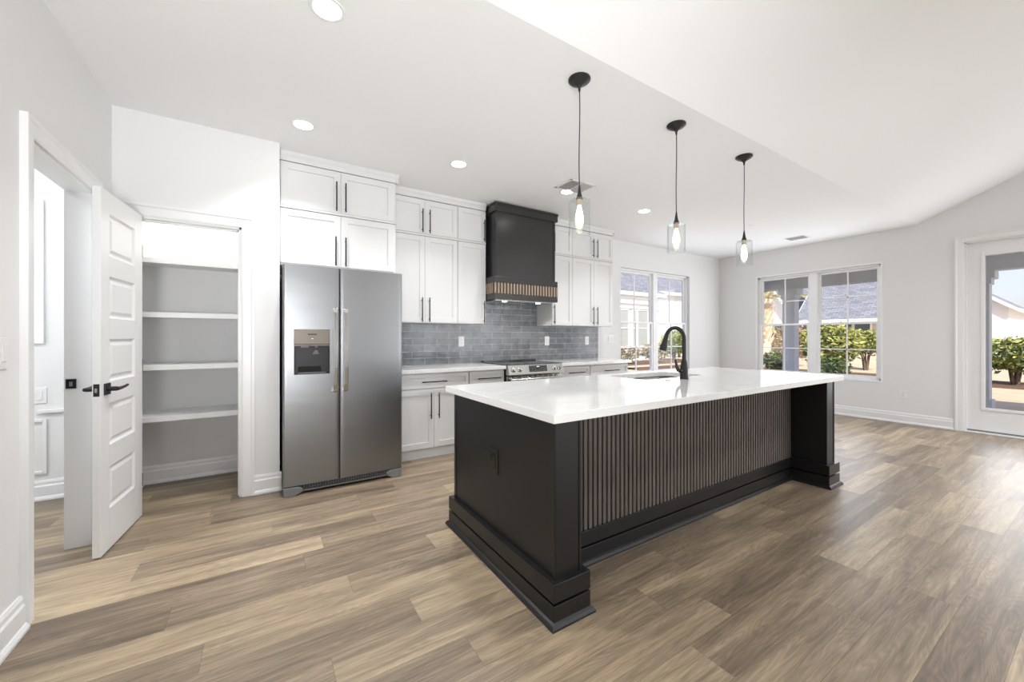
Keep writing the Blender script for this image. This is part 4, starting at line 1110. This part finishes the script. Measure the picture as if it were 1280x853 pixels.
struct('mulch_bed', MB().box(13.2, 17.0, 3.9, 12, GZ, GZ + 0.02).box(17.0, 19.5, -8, 12, GZ, GZ + 0.02).box(8.6, 14, 11.5, 14.5, GZ, GZ + 0.02).box(14, 22, 13.0, 15.6, GZ, GZ + 0.02), 'mulch')

# ------------------------------------------------------------------ outside: houses
def uvplane(mb, vs, su, sv_, mi=0):
    uvl = mb.bm.loops.layers.uv.verify()
    f = mb.bm.faces.new([mb.bm.verts.new(v) for v in vs]); f.material_index = mi
    for l, uv in zip(f.loops, ((0, 0), (su, 0), (su, sv_), (0, sv_))): l[uvl].uv = uv
def gable_roof(mb, x0, x1, y0, y1, ze, zr, axis, over=0.4, th=0.18):
    """ridge along `axis`"""
    if axis == 'Y':
        xm = (x0 + x1) / 2; s = (zr - ze) / (xm - x0)
        for xe, sg in ((x0 - over, 1), (x1 + over, -1)):
            zo = ze - over * s; ln = math.hypot(xm - xe, zr - zo)
            uvplane(mb, [(xe, y0 - over, zo), (xe, y1 + over, zo), (xm, y1 + over, zr), (xm, y0 - over, zr)], y1 - y0 + 2 * over, ln)
            uvplane(mb, [(xe, y0 - over, zo - th), (xe, y1 + over, zo - th), (xm, y1 + over, zr - th), (xm, y0 - over, zr - th)], 1, 1, 1)
            mb.box(xe - 0.02, xe + 0.02, y0 - over, y1 + over, zo - th - .05, zo + 0.01, 1)
        for ye in (y0 - over, y1 + over):
            for xe in (x0 - over, x1 + over):
                zo = ze - over * s
                mb.prism([(xe, zo - th - .05), (xm, zr - th - .05), (xm, zr + .01), (xe, zo + .01)], lambda p, q: (p[0], q, p[1]), ye - .02, ye + .02, 1)
    else:
        ym = (y0 + y1) / 2; s = (zr - ze) / (ym - y0)
        for ye in (y0 - over, y1 + over):
            zo = ze - over * s; ln = math.hypot(ym - ye, zr - zo)
            uvplane(mb, [(x0 - over, ye, zo), (x1 + over, ye, zo), (x1 + over, ym, zr), (x0 - over, ym, zr)], x1 - x0 + 2 * over, ln)
            uvplane(mb, [(x0 - over, ye, zo - th), (x1 + over, ye, zo - th), (x1 + over, ym, zr - th), (x0 - over, ym, zr - th)], 1, 1, 1)
            mb.box(x0 - over, x1 + over, ye - 0.02, ye + 0.02, zo - th - .05, zo + 0.01, 1)
        for xe in (x0 - over, x1 + over):
            for ye in (y0 - over, y1 + over):
                zo = ze - over * s
                mb.prism([(ye, zo - th - .05), (ym, zr - th - .05), (ym, zr + .01), (ye, zo + .01)], lambda p, q: (q, p[0], p[1]), xe - .02, xe + .02, 1)
def hip_roof(mb, x0, x1, y0, y1, ze, zr, over=0.4):
    x0 -= over; x1 += over; y0 -= over; y1 += over
    if x1 - x0 > y1 - y0:
        h_ = (y1 - y0) / 2; A, B = (x0 + h_, y0 + h_, zr), (x1 - h_, y0 + h_, zr)
        q = [[(x0, y0, ze), (x1, y0, ze), B, A], [(x1, y1, ze), (x0, y1, ze), A, B], [(x0, y1, ze), (x0, y0, ze), A, A], [(x1, y0, ze), (x1, y1, ze), B, B]]
    else:
        h_ = (x1 - x0) / 2; A, B = (x0 + h_, y0 + h_, zr), (x0 + h_, y1 - h_, zr)
        q = [[(x1, y0, ze), (x1, y1, ze), B, A], [(x0, y1, ze), (x0, y0, ze), A, B], [(x0, y0, ze), (x1, y0, ze), A, A], [(x1, y1, ze), (x0, y1, ze), B, B]]
    uvl = mb.bm.loops.layers.uv.verify()
    for v in q:
        P_ = [Vector(p) for p in v]; e = (P_[1] - P_[0]).normalized()
        vs = P_ if v[2] != v[3] else P_[:3]
        f = mb.bm.faces.new([mb.bm.verts.new(p) for p in vs])
        for l, p in zip(f.loops, vs):
            d = p - P_[0]; u_ = d.dot(e); l[uvl].uv = (u_, (d - e * u_).length)
    mb.box(x0, x1, y0, y1, ze - 0.22, ze - 0.01, 1)
def walls(mb, x0, x1, y0, y1, z0, ze, zr, axis):
    if axis == 'Y':
        xm = (x0 + x1) / 2; mb.prism([(x0, z0), (x1, z0), (x1, ze), (xm, zr - .1), (x0, ze)], lambda p, q: (p[0], q, p[1]), y0, y1)
    else:
        ym = (y0 + y1) / 2; mb.prism([(y0, z0), (y1, z0), (y1, ze), (ym, zr - .1), (y0, ze)], lambda p, q: (q, p[0], p[1]), x0, x1)
def hwindow(parent, axis, pos, a0, a1, z0, z1, glass='far_glass', fr_=0.08):
    """window standing proud of a wall face at pos, towards the viewer (-X or -Y)"""
    P = (lambda a, d: (pos - d, a)) if axis == 'X' else (lambda a, d: (a, pos - d))
    mb = MB()
    for u, v, q, r in ((a0 - fr_, a0, z0 - fr_, z1 + fr_), (a1, a1 + fr_, z0 - fr_, z1 + fr_), (a0, a1, z0 - fr_, z0), (a0, a1, z1, z1 + fr_), (a0, a1, (z0 + z1) / 2 - .025, (z0 + z1) / 2 + .025)):
        A, B = P(u, 0.0), P(v, 0.05); mb.box(A[0], B[0], A[1], B[1], q, r)
    w = link('window', mb, 'far_white', parent)
    g = MB(); A, B = P(a0, 0.005), P(a1, 0.02); g.box(A[0], B[0], A[1], B[1], z0, z1); link('pane', g, glass, w)
    return w
# house seen through the right wall windows: long grey roof, beige walls
h = thing('neighbour_house', (34, 8, GZ), 'beige house with a long grey shingle roof beyond the porch hedge', 'house')
mb = MB(); walls(mb, 30, 41, 6.3, 11.3, GZ, 2.75, 7.6, 'Y'); link('house_wall', mb, 'beige', h)
mb = MB(); gable_roof(mb, 30, 41, 6.3, 11.3, 2.75, 7.6, 'Y', over=0.5); link('roof', mb, ['roof', 'far_white'], h)
link('frieze_board', MB().box(29.9, 30.0, 6.3, 11.3, 2.28, 2.66), 'far_white', h)
for a, b_ in ((8.95, 9.42), (8.1, 8.82)): hwindow(h, 'X', 30, a, b_, 0.6, 2.05)
hwindow(h, 'X', 30, 9.9, 10.9, 0.6, 2.05)
# gabled house left of it, behind the palm
h = thing('neighbour_house', (36, 17, GZ), 'grey-roofed white house with a gable behind the palm', 'house')
mb = MB(); walls(mb, 34, 42, 13.6, 17.5, GZ, 3.0, 6.2, 'X'); link('house_wall', mb, 'siding', h)
mb = MB(); gable_roof(mb, 34, 42, 13.6, 17.5, 3.0, 6.2, 'X', over=0.5); link('roof', mb, ['roof', 'far_white'], h)
hwindow(h, 'X', 34, 14.4, 15.2, 0.8, 2.3); hwindow(h, 'X', 34, 15.9, 16.9, 0.8, 2.3)
# house across the lawn seen through the patio door
h = thing('neighbour_house', (44, 5, GZ), 'white house with a gutter on its gable seen through the patio door', 'house')
mb = MB(); walls(mb, 44, 52, 4.5, 9.8, GZ, 3.6, 5.7, 'X'); link('house_wall', mb, 'siding', h)
mb = MB(); gable_roof(mb, 44, 52, 4.5, 9.8, 3.6, 5.7, 'X', over=0.45); link('roof', mb, ['roof', 'far_white'], h)
hwindow(h, 'X', 44, 5.9, 6.9, 0.9, 2.3)
h = thing('neighbour_house', (55, 0, GZ), 'low beige house at the far end of the lawn', 'house')
mb = MB(); walls(mb, 56, 66, -7, 3.6, GZ, 2.9, 4.3, 'Y'); link('house_wall', mb, 'beige', h)
mb = MB(); gable_roof(mb, 56, 66, -7, 3.6, 2.9, 4.3, 'Y', over=0.5); link('roof', mb, ['roof', 'far_white'], h)
hwindow(h, 'X', 56, 1.6, 2.8, 0.9, 2.4)
# house behind, seen through the back window
h = thing('neighbour_house', (18, 20, GZ), 'white two-part house with grey roof seen through the back window', 'house')
mb = MB(); mb.box(12, 21.2, 16, 25.9, GZ, 3.75).box(21.2, 31, 18.0, 27.9, GZ, 4.3); link('house_wall', mb, 'siding', h)
mb = MB(); hip_roof(mb, 12, 21.2, 16, 26, 3.95, 7.4, 0.35); hip_roof(mb, 21.2, 31, 18.0, 28, 4.5, 8.8, 0.35); link('roof', mb, ['roof', 'far_white'], h)
link('frieze_board', MB().box(12, 21.2, 15.85, 16, 3.25, 3.42).box(12, 21.2, 15.9, 16, 2.95, 3.05), 'far_white', h)
for a, b_ in ((17.6, 18.35), (18.75, 19.05), (19.2, 20.1)): hwindow(h, 'Y', 16, a, b_, 0.7, 2.85, 'curtain')
hwindow(h, 'Y', 18.0, 23.0, 23.8, 2.35, 3.6, 'curtain')

# ------------------------------------------------------------------ outside: plants
def leaf_cloud(mb, c, rad, n, size, rnd, mi=0, flat=0.0, shell=0.45):
    for i in range(n):
        while True:
            d = Vector((rnd.uniform(-1, 1), rnd.uniform(-1, 1), rnd.uniform(-1, 1)))
            if shell < d.length < 1: break
        lump = 0.85 + 0.15 * math.sin(d.x * 7 + c[0]) * math.cos(d.y * 6 + d.z * 5)
        p = Vector(c) + Vector((d.x * rad[0], d.y * rad[1], d.z * rad[2])) * lump
        s = size * rnd.uniform(0.6, 1.3)
        a = Vector((rnd.gauss(0, 1), rnd.gauss(0, 1), rnd.gauss(0, 0.6))).normalized(); b_ = a.cross(Vector((rnd.gauss(0, 1), rnd.gauss(0, 1), rnd.gauss(0, 1)))).normalized(); nn = a.cross(b_)
        v = [p - a * s, p - b_ * s * 0.42 + nn * s * .12, p + a * s, p + b_ * s * 0.42 + nn * s * .12]
        vs = [mb.bm.verts.new(x) for x in v]
        mb.bm.faces.new((vs[0], vs[1], vs[2])).material_index = mi; mb.bm.faces.new((vs[0], vs[2], vs[3])).material_index = mi
def link_raw(name, mb, mats, parent):
    o0 = ORIG[parent.name]; bmesh.ops.translate(mb.bm, vec=-o0, verts=mb.bm.verts)
    me = D.meshes.new(name); mb.bm.to_mesh(me); mb.bm.free()
    for m in mats: me.materials.append(M[m])
    o = D.objects.new(name, me); COL.objects.link(o); o.parent = parent; ORIG[o.name] = o0; return o
def shrub(x, y, h_, w, label, mats=('leaf', 'leaf_yellow'), n=1500, size=0.085, trunk=0.35, seed=1, name='shrub', group=None, ratio=0.5):
    rnd = random.Random(seed); r = thing(name, (x, y, GZ), label, 'shrub' if name == 'shrub' else name.replace('_', ' '), group)
    mb = MB()
    for k in range(5):
        a = k * 1.3 + seed; tx, ty = x + math.cos(a) * w * 0.45, y + math.sin(a) * w * 0.45
        mb.tube([(x + math.cos(a) * .05, y + math.sin(a) * .05, GZ), (x + math.cos(a) * .12, y + math.sin(a) * .12, GZ + h_ * .35), (tx, ty, GZ + h_ * .7)], [0.035, 0.025, 0.012], 6)
    link_raw('stem', mb, ('bark',), r)
    mb = MB()
    zc = GZ + h_ * (0.5 + trunk / 2); rz = h_ * (0.5 - trunk / 2)
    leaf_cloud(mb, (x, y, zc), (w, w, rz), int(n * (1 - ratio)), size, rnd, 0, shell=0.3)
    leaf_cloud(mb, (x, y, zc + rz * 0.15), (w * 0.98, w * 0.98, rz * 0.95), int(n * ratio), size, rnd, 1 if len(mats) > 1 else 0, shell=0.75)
    link_raw('foliage', mb, mats, r)
    return r
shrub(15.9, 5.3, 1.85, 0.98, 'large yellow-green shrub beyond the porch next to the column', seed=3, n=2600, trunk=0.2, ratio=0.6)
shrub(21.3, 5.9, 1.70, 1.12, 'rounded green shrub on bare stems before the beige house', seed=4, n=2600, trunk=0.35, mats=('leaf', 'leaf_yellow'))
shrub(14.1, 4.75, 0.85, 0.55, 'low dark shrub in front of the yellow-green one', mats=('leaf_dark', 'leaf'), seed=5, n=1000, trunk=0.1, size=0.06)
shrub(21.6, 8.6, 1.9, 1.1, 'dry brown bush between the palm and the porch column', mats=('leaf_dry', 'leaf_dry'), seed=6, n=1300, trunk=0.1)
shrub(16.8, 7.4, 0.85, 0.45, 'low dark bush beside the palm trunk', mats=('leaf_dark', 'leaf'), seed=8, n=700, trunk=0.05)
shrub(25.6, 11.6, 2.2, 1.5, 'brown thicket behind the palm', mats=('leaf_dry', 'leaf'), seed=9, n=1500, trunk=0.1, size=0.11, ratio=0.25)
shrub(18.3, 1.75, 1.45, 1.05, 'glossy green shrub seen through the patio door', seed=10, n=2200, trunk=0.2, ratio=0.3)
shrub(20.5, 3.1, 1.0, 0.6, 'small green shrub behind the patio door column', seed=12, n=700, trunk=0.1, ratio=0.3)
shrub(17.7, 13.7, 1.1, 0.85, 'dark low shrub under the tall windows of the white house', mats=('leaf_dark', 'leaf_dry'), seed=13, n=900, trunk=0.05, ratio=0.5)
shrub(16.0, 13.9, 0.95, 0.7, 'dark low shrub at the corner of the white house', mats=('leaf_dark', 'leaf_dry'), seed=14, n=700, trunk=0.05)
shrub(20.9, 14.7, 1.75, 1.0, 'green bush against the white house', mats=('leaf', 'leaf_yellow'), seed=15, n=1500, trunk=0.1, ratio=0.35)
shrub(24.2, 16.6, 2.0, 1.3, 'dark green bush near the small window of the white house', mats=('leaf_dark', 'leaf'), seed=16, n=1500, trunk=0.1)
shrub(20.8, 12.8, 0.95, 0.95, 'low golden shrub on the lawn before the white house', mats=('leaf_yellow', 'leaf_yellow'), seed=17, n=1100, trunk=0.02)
shrub(38.5, 1.3, 3.6, 1.9, 'tree with thin crown beyond the lawn', mats=('leaf_dry', 'leaf'), seed=18, n=1400, trunk=0.35, size=0.16, name='tree')
# palm
pr_ = random.Random(5); PX, PY = 19.6, 9.0
pm = thing('palm_tree', (PX, PY, GZ), 'sunlit palm with shaggy trunk seen through the right wall window', 'palm tree')
mb = MB(); mb.tube([(PX, PY, GZ), (PX, PY, 0.4), (PX + .02, PY, 1.5), (PX, PY, 3.0)], [0.27, 0.22, 0.22, 0.26], 16)
link('trunk', mb, 'palm_trunk', pm)
mb = MB()
for i in range(90):
    z = 0.9 + 2.2 * i / 90; a = i * 2.399; c, s = math.cos(a), math.sin(a); r0 = 0.20; l_ = 0.30
    p0 = Vector((PX + c * r0, PY + s * r0, z)); p1 = p0 + Vector((c * 0.17, s * 0.17, l_)); sd = Vector((-s, c, 0)) * 0.055
    mb.hexa([p0 - sd, p0 + sd, p0 + sd + Vector((c, s, 0)) * .03, p0 - sd + Vector((c, s, 0)) * .03, p1 - sd * .4, p1 + sd * .4, p1 + sd * .4 + Vector((c, s, 0)) * .015, p1 - sd * .4 + Vector((c, s, 0)) * .015])
link('boots', mb, 'palm_trunk', pm)
mb = MB()
for i in range(22):
    a = i * 2.399; el = pr_.uniform(0.1, 1.2); c, s = math.cos(a), math.sin(a)
    b0_ = Vector((PX, PY, 3.0)); dv = Vector((c * math.cos(el), s * math.cos(el), math.sin(el)))
    stem = [b0_ + dv * t_ * 1.0 - Vector((0, 0, 0.10 * t_ * t_)) for t_ in (0, 0.35, 0.7, 1.0, 1.3)]
    mb.tube(stem, [0.03, 0.025, 0.018, 0.012, 0.008], 5)
    tip = stem[3]; sd = Vector((-s, c, 0)); up = sd.cross(dv)
    for k in range(26):
        t_ = -1.5 + 3.0 * k / 25; dd = (dv * math.cos(t_) + sd * math.sin(t_)).normalized() * pr_.uniform(0.65, 0.9)
        e = tip + dd - Vector((0, 0, 0.22)); w = up.cross(dd).normalized() * 0.022
        f = [mb.bm.verts.new(q) for q in (tip - w, tip + w, (tip + e) / 2 + w * 1.4 + Vector((0, 0, .03)), e, (tip + e) / 2 - w * 1.4 + Vector((0, 0, .03)))]
        mb.bm.faces.new(f)
link_raw('fronds', mb, ('palm_leaf',), pm)
